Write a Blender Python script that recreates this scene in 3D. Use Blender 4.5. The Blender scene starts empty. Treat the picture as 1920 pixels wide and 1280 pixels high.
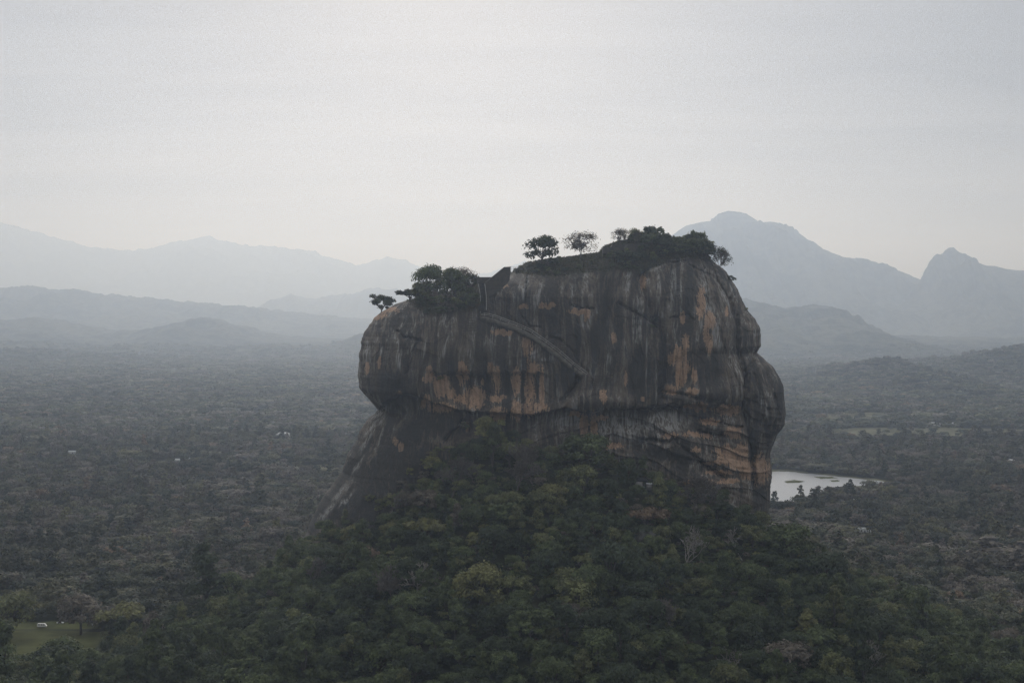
import bpy, math, random
import numpy as np
from mathutils import Vector, Matrix

SC = bpy.context.scene
COL = SC.collection
R = math.radians
rng = np.random.default_rng(7)
random.seed(7)

# ------------------------------------------------------------------ camera, sky, sun, exposure
F = 50.0 / 36.0 * 1920.0      # focal length in photo pixels
HZ = 600.0                    # horizon row in the photo
CH = 190.0                    # camera height over the plain (m)
cam_d = bpy.data.cameras.new("camera")
cam = bpy.data.objects.new("camera", cam_d)
COL.objects.link(cam)
cam.location = (0, 0, CH)
cam.rotation_euler = (R(90), 0, 0)
cam_d.lens = 50.0
cam_d.sensor_width = 36.0
cam_d.shift_y = -(640.0 - HZ) / 1920.0
cam_d.clip_start = 1.0
cam_d.clip_end = 120000.0
SC.camera = cam

SUN_EL, SUN_AZ = 24.0, -4.0       # azimuth from +Y (view direction), negative = left
sun_dir = Vector((math.sin(R(SUN_AZ)) * math.cos(R(SUN_EL)), math.cos(R(SUN_AZ)) * math.cos(R(SUN_EL)), math.sin(R(SUN_EL))))
sl = bpy.data.lights.new("sun", 'SUN')
sl.energy = 1.25
sl.angle = R(20)
sl.color = (1.0, 0.98, 0.965)
so = bpy.data.objects.new("sun", sl)
COL.objects.link(so)
so.rotation_euler = sun_dir.to_track_quat('Z', 'Y').to_euler()

SC.view_settings.view_transform = 'Standard'
SC.view_settings.look = 'None'
SC.view_settings.exposure = 0.0
SC.view_settings.gamma = 1.0
SC.view_settings.use_curve_mapping = False

HAZE_DENSITY = 9.6e-5
HAZE_COLOR = (0.66, 0.79, 1.0, 1)
HAZE_ANISO = 0.6
SKY_GAIN = 6.1

world = bpy.data.worlds.new("World")
SC.world = world
world.use_nodes = True


class NB:
    """small node-tree helper"""
    def __init__(self, tree):
        self.t = tree
        self.n = tree.nodes
        self.l = tree.links

    def new(self, typ, **kw):
        nd = self.n.new(typ)
        for k, v in kw.items():
            setattr(nd, k, v)
        return nd

    def put(self, sock, v):
        if isinstance(v, bpy.types.NodeSocket):
            self.l.new(v, sock)
        elif v is not None:
            sock.default_value = v

    def math(self, op, a, b=None, c=None, clamp=False):
        nd = self.new('ShaderNodeMath', operation=op, use_clamp=clamp)
        self.put(nd.inputs[0], a)
        self.put(nd.inputs[1], b)
        self.put(nd.inputs[2], c)
        return nd.outputs[0]

    def vmath(self, op, a, b=None):
        nd = self.new('ShaderNodeVectorMath', operation=op)
        self.put(nd.inputs[0], a)
        self.put(nd.inputs[1], b)
        return nd.outputs['Value'] if op in ('DOT_PRODUCT', 'LENGTH') else nd.outputs[0]

    def noise(self, vec, scale, detail=4, rough=0.55, dist=0.0):
        nd = self.new('ShaderNodeTexNoise')
        self.put(nd.inputs['Vector'], vec)
        nd.inputs['Scale'].default_value = scale
        nd.inputs['Detail'].default_value = detail
        nd.inputs['Roughness'].default_value = rough
        nd.inputs['Distortion'].default_value = dist
        return nd.outputs[0]

    def ramp(self, fac, a, b, lo=0.0, hi=1.0):
        nd = self.new('ShaderNodeMapRange', interpolation_type='SMOOTHSTEP')
        self.put(nd.inputs['Value'], fac)
        nd.inputs['From Min'].default_value = a
        nd.inputs['From Max'].default_value = b
        nd.inputs['To Min'].default_value = lo
        nd.inputs['To Max'].default_value = hi
        return nd.outputs[0]

    def mix(self, fac, a, b, blend='MIX'):
        nd = self.new('ShaderNodeMix', data_type='RGBA', blend_type=blend)
        self.put(nd.inputs[0], fac)
        self.put(nd.inputs[6], a)
        self.put(nd.inputs[7], b)
        return nd.outputs[2]


def c4(r, g, b):
    return (r, g, b, 1.0)


def build_world():
    nb = NB(world.node_tree)
    nb.n.clear()
    out = nb.new('ShaderNodeOutputWorld')
    bg = nb.new('ShaderNodeBackground')
    bg.inputs['Strength'].default_value = 0.1
    sky = nb.new('ShaderNodeTexSky', sky_type='NISHITA')
    sky.sun_disc = False
    sky.sun_elevation = R(SUN_EL)
    sky.sun_rotation = R(SUN_AZ)
    sky.altitude = 300
    sky.dust_density = 4.0
    tc = nb.new('ShaderNodeTexCoord')
    d = tc.outputs['Generated']
    sep = nb.new('ShaderNodeSeparateXYZ')
    nb.l.new(d, sep.inputs[0])
    z = nb.math('MAXIMUM', sep.outputs[2], 0.0)
    den = nb.math('ADD', z, 0.10)
    px = nb.math('DIVIDE', sep.outputs[0], den)
    py = nb.math('DIVIDE', sep.outputs[1], den)
    cmb = nb.new('ShaderNodeCombineXYZ')
    nb.l.new(px, cmb.inputs[0])
    nb.l.new(py, cmb.inputs[1])
    p = cmb.outputs[0]
    st = nb.vmath('MULTIPLY', p, (0.55, 1.0, 1.0))
    n1 = nb.noise(st, 0.9, 5, 0.5, 0.4)
    n2 = nb.noise(nb.vmath('MULTIPLY', p, (0.4, 1.3, 1.0)), 2.2, 5, 0.55, 0.8)
    v = nb.math('ADD', nb.math('MULTIPLY', nb.math('SUBTRACT', n1, 0.5), 0.62), nb.math('MULTIPLY', nb.math('SUBTRACT', n2, 0.5), 0.36))
    # the veiled sun brightens the cloud round it
    dt = nb.vmath('DOT_PRODUCT', d, (math.sin(R(0)) * math.cos(R(14)), math.cos(R(0)) * math.cos(R(14)), math.sin(R(14))))
    glow = nb.math('POWER', nb.math('MAXIMUM', dt, 0.0), 13.0)
    lift = nb.math('ADD', nb.ramp(sep.outputs[2], 0.0, 0.24, 0.60, 0.36), nb.ramp(sep.outputs[2], 0.25, 0.85, 0.0, 1.65))   # overcast thins out towards the horizon
    br = nb.math('MULTIPLY', nb.math('ADD', lift, v), nb.math('ADD', 0.80, nb.math('MULTIPLY', glow, 0.16)))
    br = nb.math('MULTIPLY', br, SKY_GAIN)
    col = nb.mix(glow, c4(0.90, 0.935, 1.0), c4(0.935, 0.955, 1.0))
    sc = nb.new('ShaderNodeVectorMath', operation='SCALE')
    nb.l.new(col, sc.inputs[0])
    nb.l.new(br, sc.inputs['Scale'])
    mixed = nb.mix(0.93, sky.outputs[0], sc.outputs[0])
    nb.l.new(mixed, bg.inputs['Color'])
    nb.l.new(bg.outputs[0], out.inputs[0])


build_world()
SC.render.engine = 'CYCLES'
cy = SC.cycles
cy.max_bounces = 6
cy.diffuse_bounces = 3
cy.glossy_bounces = 2
cy.transmission_bounces = 2
cy.volume_bounces = 2
cy.transparent_max_bounces = 4
cy.sample_clamp_indirect = 4.0
cy.use_adaptive_sampling = False
cy.use_denoising = True
cy.denoising_prefilter = 'NONE'


# ------------------------------------------------------------------ helpers
def P(px, py, y):
    """world point seen at photo pixel (px,py) at distance y"""
    return np.array([(px - 960.0) / F * y, y, CH + (HZ - py) / F * y])


def G(px, py, h=0.0):
    """point on the plain (z=h) at a photo pixel below the horizon"""
    y = (CH - h) * F / (py - HZ)
    return np.array([(px - 960.0) / F * y, y, h])


_perm = np.random.default_rng(11).permutation(256).astype(np.int64)
_perm = np.concatenate([_perm, _perm, _perm])
_gr = np.random.default_rng(12).normal(size=(256, 3))
_gr /= np.linalg.norm(_gr, axis=1)[:, None]


def perlin(x, y, z=0.0):
    x, y, z = np.broadcast_arrays(np.asarray(x, float), np.asarray(y, float), np.asarray(z, float))
    xi = np.floor(x).astype(np.int64); yi = np.floor(y).astype(np.int64); zi = np.floor(z).astype(np.int64)
    xf = x - xi; yf = y - yi; zf = z - zi
    u = xf * xf * xf * (xf * (xf * 6 - 15) + 10)
    v = yf * yf * yf * (yf * (yf * 6 - 15) + 10)
    w = zf * zf * zf * (zf * (zf * 6 - 15) + 10)

    def g(dx, dy, dz):
        h = _perm[(_perm[(_perm[(xi + dx) & 255] + yi + dy) & 255] + zi + dz) & 255]
        gg = _gr[h]
        return gg[..., 0] * (xf - dx) + gg[..., 1] * (yf - dy) + gg[..., 2] * (zf - dz)
    x00 = g(0, 0, 0) * (1 - u) + g(1, 0, 0) * u
    x10 = g(0, 1, 0) * (1 - u) + g(1, 1, 0) * u
    x01 = g(0, 0, 1) * (1 - u) + g(1, 0, 1) * u
    x11 = g(0, 1, 1) * (1 - u) + g(1, 1, 1) * u
    return ((x00 * (1 - v) + x10 * v) * (1 - w) + (x01 * (1 - v) + x11 * v) * w) * 1.5


def fbm(x, y, z=0.0, o=4):
    s = 0.0; a = 1.0
    for k in range(o):
        s = s + a * perlin(np.asarray(x) * 2 ** k + 17.3 * k, np.asarray(y) * 2 ** k + 5.1 * k, np.asarray(z) * 2 ** k)
        a *= 0.5
    return s


def sstep(a, b, x):
    t = np.clip((x - a) / (b - a), 0, 1)
    return t * t * (3 - 2 * t)


def make_mesh(name, verts, faces, mat=None, smooth=False):
    """verts (n,3) array; faces = list of arrays (m,k)"""
    me = bpy.data.meshes.new(name)
    verts = np.asarray(verts, np.float32)
    me.vertices.add(len(verts))
    me.vertices.foreach_set('co', verts.ravel())
    if not isinstance(faces, list):
        faces = [faces]
    faces = [np.asarray(f, np.int32) for f in faces if len(f)]
    nl = sum(f.size for f in faces)
    npoly = sum(len(f) for f in faces)
    if npoly:
        loops = np.concatenate([f.ravel() for f in faces])
        tot = np.concatenate([np.full(len(f), f.shape[1], np.int32) for f in faces])
        start = np.concatenate([[0], np.cumsum(tot)[:-1]]).astype(np.int32)
        me.loops.add(nl)
        me.loops.foreach_set('vertex_index', loops)
        me.polygons.add(npoly)
        me.polygons.foreach_set('loop_start', start)
        if smooth:
            me.polygons.foreach_set('use_smooth', np.ones(npoly, bool))
    me.update(calc_edges=True)
    if mat:
        me.materials.append(mat)
    return me


def link(name, me, parent=None, loc=(0, 0, 0)):
    o = bpy.data.objects.new(name, me)
    COL.objects.link(o)
    o.location = loc
    if parent is not None:
        o.parent = parent
    return o


def tag(o, label=None, cat=None, group=None, kind=None):
    if label: o['label'] = label
    if cat: o['category'] = cat
    if group: o['group'] = group
    if kind: o['kind'] = kind
    return o


def empty(name, loc, label, cat, group=None):
    o = link(name, None, None, loc)
    o.empty_display_size = 1.0
    return tag(o, label, cat, group)


def grid_faces(nr, nc, wrap=False):
    i = np.arange(nr - 1)[:, None]
    j = np.arange(nc if wrap else nc - 1)[None, :]
    j2 = (j + 1) % nc
    a = i * nc + j; b = i * nc + j2; c = (i + 1) * nc + j2; d = (i + 1) * nc + j
    return np.stack([a, b, c, d], -1).reshape(-1, 4)


class Shape:
    """collects boxes, tubes and prisms into one mesh"""
    def __init__(self):
        self.v = []; self.f3 = []; self.f4 = []; self.n = 0

    def add(self, v, f):
        v = np.asarray(v, float)
        f = np.asarray(f, np.int64) + self.n
        (self.f3 if f.shape[1] == 3 else self.f4).append(f)
        self.v.append(v); self.n += len(v)

    def box(self, c, s, rz=0.0, taper=1.0):
        sx, sy, sz = s[0] / 2, s[1] / 2, s[2] / 2
        v = np.array([[x * sx * (taper if z > 0 else 1), y * sy * (taper if z > 0 else 1), z * sz] for z in (-1, 1) for y in (-1, 1) for x in (-1, 1)])
        cr, sr = math.cos(rz), math.sin(rz)
        v = np.stack([v[:, 0] * cr - v[:, 1] * sr, v[:, 0] * sr + v[:, 1] * cr, v[:, 2]], 1) + np.array(c)
        self.add(v, [[0, 2, 3, 1], [4, 5, 7, 6], [0, 1, 5, 4], [2, 6, 7, 3], [0, 4, 6, 2], [1, 3, 7, 5]])
        return self

    def hexa(self, pts):
        """8 points: bottom ring of 4 then top ring of 4"""
        self.add(pts, [[3, 2, 1, 0], [4, 5, 6, 7], [0, 1, 5, 4], [1, 2, 6, 5], [2, 3, 7, 6], [3, 0, 4, 7]])
        return self

    def tube(self, pts, rad, sides=6):
        pts = np.asarray(pts, float); n = len(pts)
        rad = np.broadcast_to(np.asarray(rad, float), (n,))
        tng = np.gradient(pts, axis=0)
        tng /= np.linalg.norm(tng, axis=1)[:, None] + 1e-9
        ref = np.array([0.31, 0.95, 0.1]) if abs(tng[0] @ np.array([0.31, 0.95, 0.1])) < 0.9 else np.array([1.0, 0, 0])
        a = np.cross(tng, ref); a /= np.linalg.norm(a, axis=1)[:, None] + 1e-9
        b = np.cross(tng, a)
        th = np.arange(sides) / sides * 2 * np.pi
        v = pts[:, None, :] + rad[:, None, None] * (np.cos(th)[None, :, None] * a[:, None, :] + np.sin(th)[None, :, None] * b[:, None, :])
        self.add(v.reshape(-1, 3), grid_faces(n, sides, True))
        return self

    def strip(self, lo, hi, y_off):
        """extruded ribbon between polylines lo and hi (k,3), thickness vector y_off"""
        lo = np.asarray(lo, float); hi = np.asarray(hi, float); o = np.asarray(y_off, float)
        k = len(lo)
        v = np.concatenate([lo, hi, lo + o, hi + o])
        f = []
        for i in range(k - 1):
            f += [[i, i + 1, k + i + 1, k + i], [2 * k + i + 1, 2 * k + i, 3 * k + i, 3 * k + i + 1],
                  [k + i, k + i + 1, 3 * k + i + 1, 3 * k + i], [i + 1, i, 2 * k + i, 2 * k + i + 1]]
        f += [[0, k, 3 * k, 2 * k], [2 * k - 1, k - 1, 3 * k - 1, 4 * k - 1]]
        self.add(v, f)
        return self

    def mesh(self, name, mat, smooth=False):
        fs = []
        if self.f3: fs.append(np.concatenate(self.f3))
        if self.f4: fs.append(np.concatenate(self.f4))
        return make_mesh(name, np.concatenate(self.v), fs, mat, smooth)


def material(name):
    m = bpy.data.materials.new(name)
    m.use_nodes = True
    nb = NB(m.node_tree)
    bsdf = nb.n['Principled BSDF']
    bsdf.inputs['Roughness'].default_value = 0.85
    bsdf.inputs['Specular IOR Level'].default_value = 0.25
    return m, nb, bsdf


def plain_mat(name, col, rough=0.8, var=0.25, scale=0.6, metal=0.0):
    m, nb, b = material(name)
    tc = nb.new('ShaderNodeTexCoord')
    n = nb.noise(tc.outputs['Object'], scale, 5, 0.6)
    f = nb.ramp(n, 0.3, 0.7)
    lo = c4(*[c * (1 - var) for c in col]); hi = c4(*[min(1, c * (1 + var)) for c in col])
    nb.l.new(nb.mix(f, lo, hi), b.inputs['Base Color'])
    b.inputs['Roughness'].default_value = rough
    b.inputs['Metallic'].default_value = metal
    return m


def leaf_mat(name, source):
    """foliage whose colour comes from the tree it belongs to: 'object' colour or 'instancer' attribute"""
    m, nb, b = material(name)
    if source == 'object':
        col = nb.new('ShaderNodeObjectInfo').outputs['Color']
    else:
        at = nb.new('ShaderNodeAttribute', attribute_type='INSTANCER', attribute_name='tint')
        col = at.outputs['Color']
    tc = nb.new('ShaderNodeTexCoord')
    n = nb.noise(tc.outputs['Object'], 0.35, 3, 0.7)
    f = nb.ramp(n, 0.25, 0.75, 0.55, 1.5)
    vari = nb.new('ShaderNodeAttribute', attribute_type='GEOMETRY', attribute_name='leafv')
    g = nb.math('MULTIPLY', f, nb.math('ADD', 0.55, nb.math('MULTIPLY', vari.outputs['Fac'], 0.9)))
    sc = nb.new('ShaderNodeVectorMath', operation='SCALE')
    nb.l.new(col, sc.inputs[0]); nb.l.new(g, sc.inputs['Scale'])
    nb.l.new(sc.outputs[0], b.inputs['Base Color'])
    tr = nb.new('ShaderNodeBsdfTranslucent')
    nb.l.new(sc.outputs[0], tr.inputs['Color'])
    mx = nb.new('ShaderNodeMixShader')
    mx.inputs[0].default_value = 0.2
    nb.l.new(b.outputs[0], mx.inputs[1]); nb.l.new(tr.outputs[0], mx.inputs[2])
    nb.l.new(mx.outputs[0], nb.n['Material Output'].inputs[0])
    b.inputs['Roughness'].default_value = 0.7
    b.inputs['Specular IOR Level'].default_value = 0.2
    return m


M_LEAF = leaf_mat('leaf', 'object')
M_LEAF_STUFF = leaf_mat('forest_leaf', 'instancer')
M_BARK = plain_mat('bark', (0.085, 0.072, 0.058), 0.9, 0.35, 2.0)
M_PALE_BARK = plain_mat('pale_bark', (0.23, 0.21, 0.185), 0.9, 0.3, 2.0)
M_TWIG = plain_mat('twig', (0.13, 0.115, 0.10), 0.9, 0.3, 2.0)

# ------------------------------------------------------------------ the rock
XL = np.array([[452, 1162], [457, 1148], [463, 1131], [475, 1121], [480, 1084], [484, 1058], [488, 1015], [494, 983], [503, 972], [512, 958], [522, 930], [531, 893],
               [545, 845], [556, 800], [562, 768], [570, 742], [583, 720], [595, 702], [608, 692], [625, 684], [641, 679], [669, 675.5],
               [704, 672], [728, 676], [745, 690], [756, 701], [767, 708], [774, 704.5], [782, 692.5], [800, 679], [822, 671], [844, 656],
               [859, 649], [879, 643], [905, 625], [935, 603], [965, 588], [1000, 574], [1060, 545]])
XR = np.array([[452, 1200], [457, 1222], [466, 1290], [470, 1321], [485, 1330], [511, 1362], [529, 1373], [542, 1381.5], [560, 1388], [579, 1397], [597, 1412],
               [616, 1421], [634, 1424], [649, 1423], [660, 1417], [669, 1427], [686, 1445], [704, 1458], [723, 1465], [745, 1466.5], [774, 1469.5],
               [791, 1467], [815, 1454], [833, 1445], [852, 1441], [879, 1442], [892, 1444], [911, 1441], [940, 1440], [965, 1433], [985, 1426], [1010, 1412], [1060, 1400]])
YC = 930.0
HD = np.array([[452, 22], [470, 36], [500, 46], [560, 57], [650, 62], [760, 62], [900, 62], [1060, 62]])
YLIP = np.array([[640, 790], [672, 775], [708, 767], [749, 733], [802, 748], [860, 767], [930, 772], [1000, 775], [1060, 763], [1105, 768], [1150, 764],
                 [1191, 763], [1226, 757], [1268, 755], [1327, 757], [1364, 763], [1388, 747], [1420, 742], [1500, 740]])
REC = np.array([[640, 9], [720, 9], [780, 6], [850, 4], [1000, 4], [1060, 5.5], [1200, 5.5], [1260, 5], [1390, 5], [1420, 1], [1500, 0]])
YRAMP = np.array([[880, 580], [900, 590], [933, 596], [970, 609], [996, 621], [1023, 639], [1050, 659], [1077, 682], [1102, 701], [1125, 712]])


def ip(tab, x):
    return np.interp(x, tab[:, 0], tab[:, 1])


def pl_dist(px, py, pts):
    d = np.full(px.shape, 1e9)
    for (ax, ay), (bx, by) in zip(pts[:-1], pts[1:]):
        vx, vy = bx - ax, by - ay
        t = np.clip(((px - ax) * vx + (py - ay) * vy) / (vx * vx + vy * vy), 0, 1)
        d = np.minimum(d, np.hypot(px - ax - t * vx, py - ay - t * vy))
    return d


CRACKS = [
    ([(1200, 516), (1225, 500), (1252, 492), (1290, 489)], 1.6, 2.4),
    ([(1204, 514), (1203, 530), (1211, 557), (1222, 599), (1234, 612)], 2.4, 3.5),
    ([(1160, 570), (1195, 588), (1217, 601), (1232, 612)], 2.2, 3),
    ([(1232, 600), (1246, 640), (1248, 700), (1244, 745)], 4.5, 9),
    ([(1372, 560), (1384, 610), (1384, 660), (1399, 712), (1395, 765), (1403, 790), (1410, 857), (1412, 910)], 4.5, 5),
    ([(1417, 660), (1405, 690), (1399, 725)], 4, 4),
    ([(745, 621), (758, 632), (789, 638)], 2.2, 2.5),
    ([(789, 638), (776, 655), (764, 700)], 1.2, 2.2),
    ([(980, 595), (994, 612), (1014, 614)], 1.6, 2.0),
    ([(1072, 573), (1088, 577), (1112, 578)], 2.2, 2.2),
    ([(1056, 500), (1070, 520), (1075, 560), (1068, 575)], 1.0, 2.5),
    ([(1257, 597), (1290, 590), (1300, 600)], 1.2, 2.5),
    ([(1147, 765), (1200, 769), (1268, 765), (1290, 778), (1330, 790), (1392, 802)], 2.6, 3),
    ([(1310, 808), (1336, 818), (1352, 815)], 1.8, 3),
    ([(1204, 824), (1252, 828), (1263, 822), (1280, 840), (1296, 850), (1322, 874), (1350, 890)], 2.8, 4),
    ([(1450, 740), (1457, 770), (1450, 800)], 2.5, 4),
    ([(835, 826), (848, 810), (862, 800), (866, 785)], 2.2, 3),
    ([(1032, 632), (1050, 637), (1070, 655), (1085, 678), (1103, 698)], 1.2, 2.2),
    ([(1085, 712), (1070, 735), (1055, 752)], 3.0, 5),
    ([(1235, 733), (1290, 741), (1330, 752), (1365, 762)], 2.5, 4),
    ([(1300, 500), (1325, 560), (1345, 600), (1360, 660), (1385, 720)], 1.2, 2.5),
    ([(1290, 495), (1340, 520), (1368, 560), (1376, 590)], 1.2, 2.2),
    ([(1410, 690), (1425, 740), (1430, 790)], 2.0, 4),
    ([(1428, 680), (1445, 720), (1450, 745)], 1.5, 3),
]
LUMPS = [  # px, py, rx, ry, metres towards the viewer
    (1095, 752, 32, 18, 4.5), (1145, 750, 22, 16, 3.5), (1185, 752, 18, 15, 3), (1340, 735, 50, 22, 5), (1270, 742, 30, 10, 2.5),
    (1300, 650, 45, 80, 2.5), (1230, 555, 20, 40, 2.5), (1090, 545, 28, 28, 2.5), (730, 665, 60, 60, 4), (1200, 690, 22, 60, -3.0),
    (1430, 630, 18, 40, 3), (1445, 760, 22, 50, 5), (1290, 830, 40, 22, 3), (1345, 800, 35, 14, 3), (1380, 870, 40, 25, 2),
    (880, 735, 70, 25, -2.5), (980, 735, 40, 45, -2.0), (1120, 800, 50, 25, -2), (1240, 800, 45, 30, 2), (850, 640, 60, 50, 2.5), (960, 560, 60, 40, 1.5),
]


def rock_disp(px, py, x, z):
    d = np.zeros(px.shape)
    # overhang along the waist of the rock, apron below it
    yl = ip(YLIP, px) + 5 * perlin(px / 23.0, 3.1) + 3 * perlin(px / 9.0, 8.1)
    dl = py - yl
    rec = ip(REC, px)
    bul = 0.55 * rec
    up = bul * np.exp(-(dl / 55.0) ** 2)
    dn = bul - (bul + rec) * sstep(0, 7, dl)
    st = np.interp(px, [680, 800, 900, 1380, 1420], [4, 12, 40, 30, 60])
    sl = np.interp(px, [680, 760, 1000, 1300, 1400, 1440], [0.14, 0.09, 0.10, 0.13, 0.06, 0.0])
    dn = dn + np.maximum(0, dl - st) * sl
    d += np.where(dl < 0, up, dn)
    # upper scar over the orange band
    yu = 697 + 8 * perlin(px / 30.0, 1.7)
    w = sstep(790, 815, px) * (1 - sstep(1010, 1040, px))
    d -= 2.6 * w * sstep(0, 9, py - yu) * (1 - sstep(40, 75, py - yu))
    # ledge that carries the stone gallery
    yr = ip(YRAMP, px)
    w = sstep(893, 905, px) * (1 - sstep(1098, 1118, px))
    t = yr - py
    d += -3.4 * w * sstep(-4, 4, t) * (1 - sstep(10, 80, t))
    d += 1.4 * w * (1 - sstep(-4, 4, t)) * np.exp(-np.maximum(0, -t) / 40.0)
    for pts, dep, wid in CRACKS:
        q = pl_dist(px + 2.0 * perlin(px / 9.0, py / 9.0, 4.4), py + 2.0 * perlin(px / 9.0, py / 9.0, 9.4), pts)
        d -= 1.35 * dep * np.exp(-(q / wid) ** 2)
    for cx, cyy, rx, ry, a in LUMPS:
        d += a * np.exp(-((px - cx) / rx) ** 2 - ((py - cyy) / ry) ** 2)
    # vertical flutes and joints, then bedding on the lower flank
    lo = sstep(-10, 40, dl)
    wx = x + 4.0 * perlin(x * 0.03, z * 0.02, 2.2)
    wx = wx + 3.5 * perlin(x * 0.012, z * 0.018, 8.2)
    patch = sstep(-0.25, 0.35, perlin(x * 0.018, z * 0.028, 12.2))
    d += (1 - 0.6 * lo) * (2.0 * perlin(wx * 0.045, z * 0.009, 0.5) + patch * (2.6 * (np.abs(perlin(wx * 0.06, z * 0.009, 3.5)) - 0.25) + 1.5 * (np.abs(perlin(wx * 0.16, z * 0.014, 6.5)) - 0.25))
                           + (1 - patch) * (1.6 * perlin(wx * 0.07, z * 0.03, 3.9) + 0.9 * perlin(wx * 0.2, z * 0.05, 2.9)))
    rg = np.abs(perlin(wx * 0.085, z * 0.006, 7.7))
    d -= 1.6 * (1 - sstep(0.0, 0.06, rg)) * (1 - 0.7 * lo) * sstep(0.0, 0.4, perlin(x * 0.03, z * 0.03, 15.1))
    # flaked slabs: a stepped field leaves sharp lower edges
    fl = perlin(x * 0.035 + 0.4 * perlin(x * 0.05, z * 0.05, 2.0), z * 0.045, 21.0) * 3.0
    d += 0.55 * (fl - np.floor(fl)) * (1 - 0.3 * lo)
    q = z + np.where(px > 1150, 0.32, -0.45) * x + 5 * perlin(x * 0.03, z * 0.03, 1.1)
    bed = perlin(q * 0.10, x * 0.015, 2.0)
    lo = lo * np.interp(px, [920, 1100], [0.04, 1.0])
    d += lo * (2.4 * bed + 1.5 * np.abs(perlin(q * 0.2, x * 0.03, 4.0)) + 0.8 * perlin(q * 0.45, x * 0.05, 6.0))
    ql = q * 0.085 + 0.3 * perlin(x * 0.04, z * 0.04, 31.0)
    d += lo * 1.9 * (1 - (ql - np.floor(ql)))
    d += 1.5 * fbm(x * 0.035, z * 0.035, 5.5, 3) + 0.55 * fbm(x * 0.16, z * 0.12, 9.5, 4)
    return d


def blob(px, py, cx, cyy, rx, ry, sl=0.0):
    return np.exp(-(((px - cx - sl * (py - cyy)) / rx) ** 2 + ((py - cyy) / ry) ** 2) ** 2)


ORANGE = [(828, 723, 14, 17), (805, 693, 4, 7), (806, 708, 9, 8), (870, 693, 8, 14, .4), (863, 708, 6, 13, .3), (889, 745, 18, 18), (865, 748, 13, 8), (828, 765, 21, 9),
          (797, 754, 7, 11, -.5), (905, 715, 3, 7), (931, 712, 7, 22), (968, 712, 7, 24), (994, 725, 8, 42), (1016, 736, 4, 38), (935, 776, 15, 13), (968, 771, 9, 17),
          (992, 767, 11, 13), (1012, 765, 14, 8), (751, 736, 4, 5), (933, 747, 14, 6, -1), (1276, 673, 13, 22), (1276, 704, 10, 20), (1259, 673, 7, 11), (1257, 730, 11, 8),
          (1296, 734, 10, 6), (1314, 763, 15, 8), (1296, 763, 10, 5), (1366, 769, 22, 9), (1375, 811, 16, 10), (1255, 815, 11, 5), (1296, 813, 15, 4), (1327, 818, 9, 5),
          (1366, 852, 22, 15, .5), (1386, 868, 24, 12, .5), (1401, 883, 13, 13), (1425, 881, 14, 25), (1097, 802, 7, 27), (1115, 802, 6, 27), (1126, 785, 13, 5),
          (1147, 835, 21, 5), (1080, 776, 8, 5), (1204, 747, 3, 5), (1173, 710, 2.6, 11), (1130, 741, 6, 10), (1303, 841, 8, 5), (1206, 529, 5, 13), (1314, 568, 7, 26),
          (1331, 601, 9, 17), (1325, 622, 6, 17), (1279, 597, 6, 10), (1152, 634, 4, 11), (1101, 590, 5, 12, -.3), (1086, 584, 19, 5), (1362, 584, 2.5, 9), (706, 594, 14, 7, -1.6),
          (732, 582, 12, 5, -1.6), (889, 573, 6, 4, -1), (981, 575, 8, 5), (1025, 573, 14, 5), (944, 623, 17, 6), (988, 647, 9, 18), (944, 536, 9, 3, -1), (1000, 690, 9, 10), (920, 690, 5, 12),
          (690, 690, 4, 10), (712, 680, 4, 9), (742, 827, 5, 8), (752, 836, 4, 7), (1345, 865, 25, 4), (1310, 900, 30, 4), (1360, 900, 20, 4), (875, 800, 3, 9), (1330, 640, 6, 20), (1285, 640, 6, 14),
          (1290, 690, 5, 10), (1302, 705, 4, 12)]
ORANGE = [(a[0], a[1], a[2] * 1.22, a[3] * 1.18) + tuple(a[4:]) for a in ORANGE] + [(1390, 850, 12, 20), (1345, 885, 30, 5), (1330, 790, 18, 6), (845, 738, 12, 10)]
PALE = [(1165, 800, 55, 26), (1250, 792, 40, 18), (1060, 790, 30, 14), (1134, 802, 16, 22), (716, 770, 10, 16, -1.2), (698, 800, 8, 18, -.9), (686, 830, 6, 18, -.6), (672, 870, 5, 20, -.7), (640, 920, 7, 18, -.9), (616, 955, 7, 20, -.8), (655, 930, 5, 16, -.9),
        (1320, 570, 10, 60), (1100, 595, 12, 22), (1073, 553, 2.4, 14), (1240, 590, 6, 6), (1262, 530, 4, 40), (1275, 560, 3, 40), (1236, 540, 3, 30), (1213, 660, 2, 90), (1230, 720, 2, 40),
        (800, 700, 3, 12), (834, 718, 2.4, 6), (870, 735, 2, 8, -.3), (1018, 673, 5, 5), (1000, 665, 10, 10), (1015, 765, 6, 5), (930, 700, 6, 8), (1142, 672, 6, 10), (1390, 730, 3, 30), (1385, 690, 2, 40, .3),
        (768, 655, 4, 10, -.4), (796, 660, 4, 22, -.2), (835, 650, 4, 22, -.3), (715, 662, 3, 12, -.3), (690, 660, 6, 20), (750, 670, 4, 20), (1010, 550, 5, 22, -.2), (985, 540, 5, 25, -.3), (1180, 520, 5, 30),
        (1100, 520, 6, 22), (1230, 500, 14, 8, -1.2), (1340, 610, 10, 50, .2), (1360, 560, 4, 40, .5), (1430, 760, 6, 30, .3)]
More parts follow.
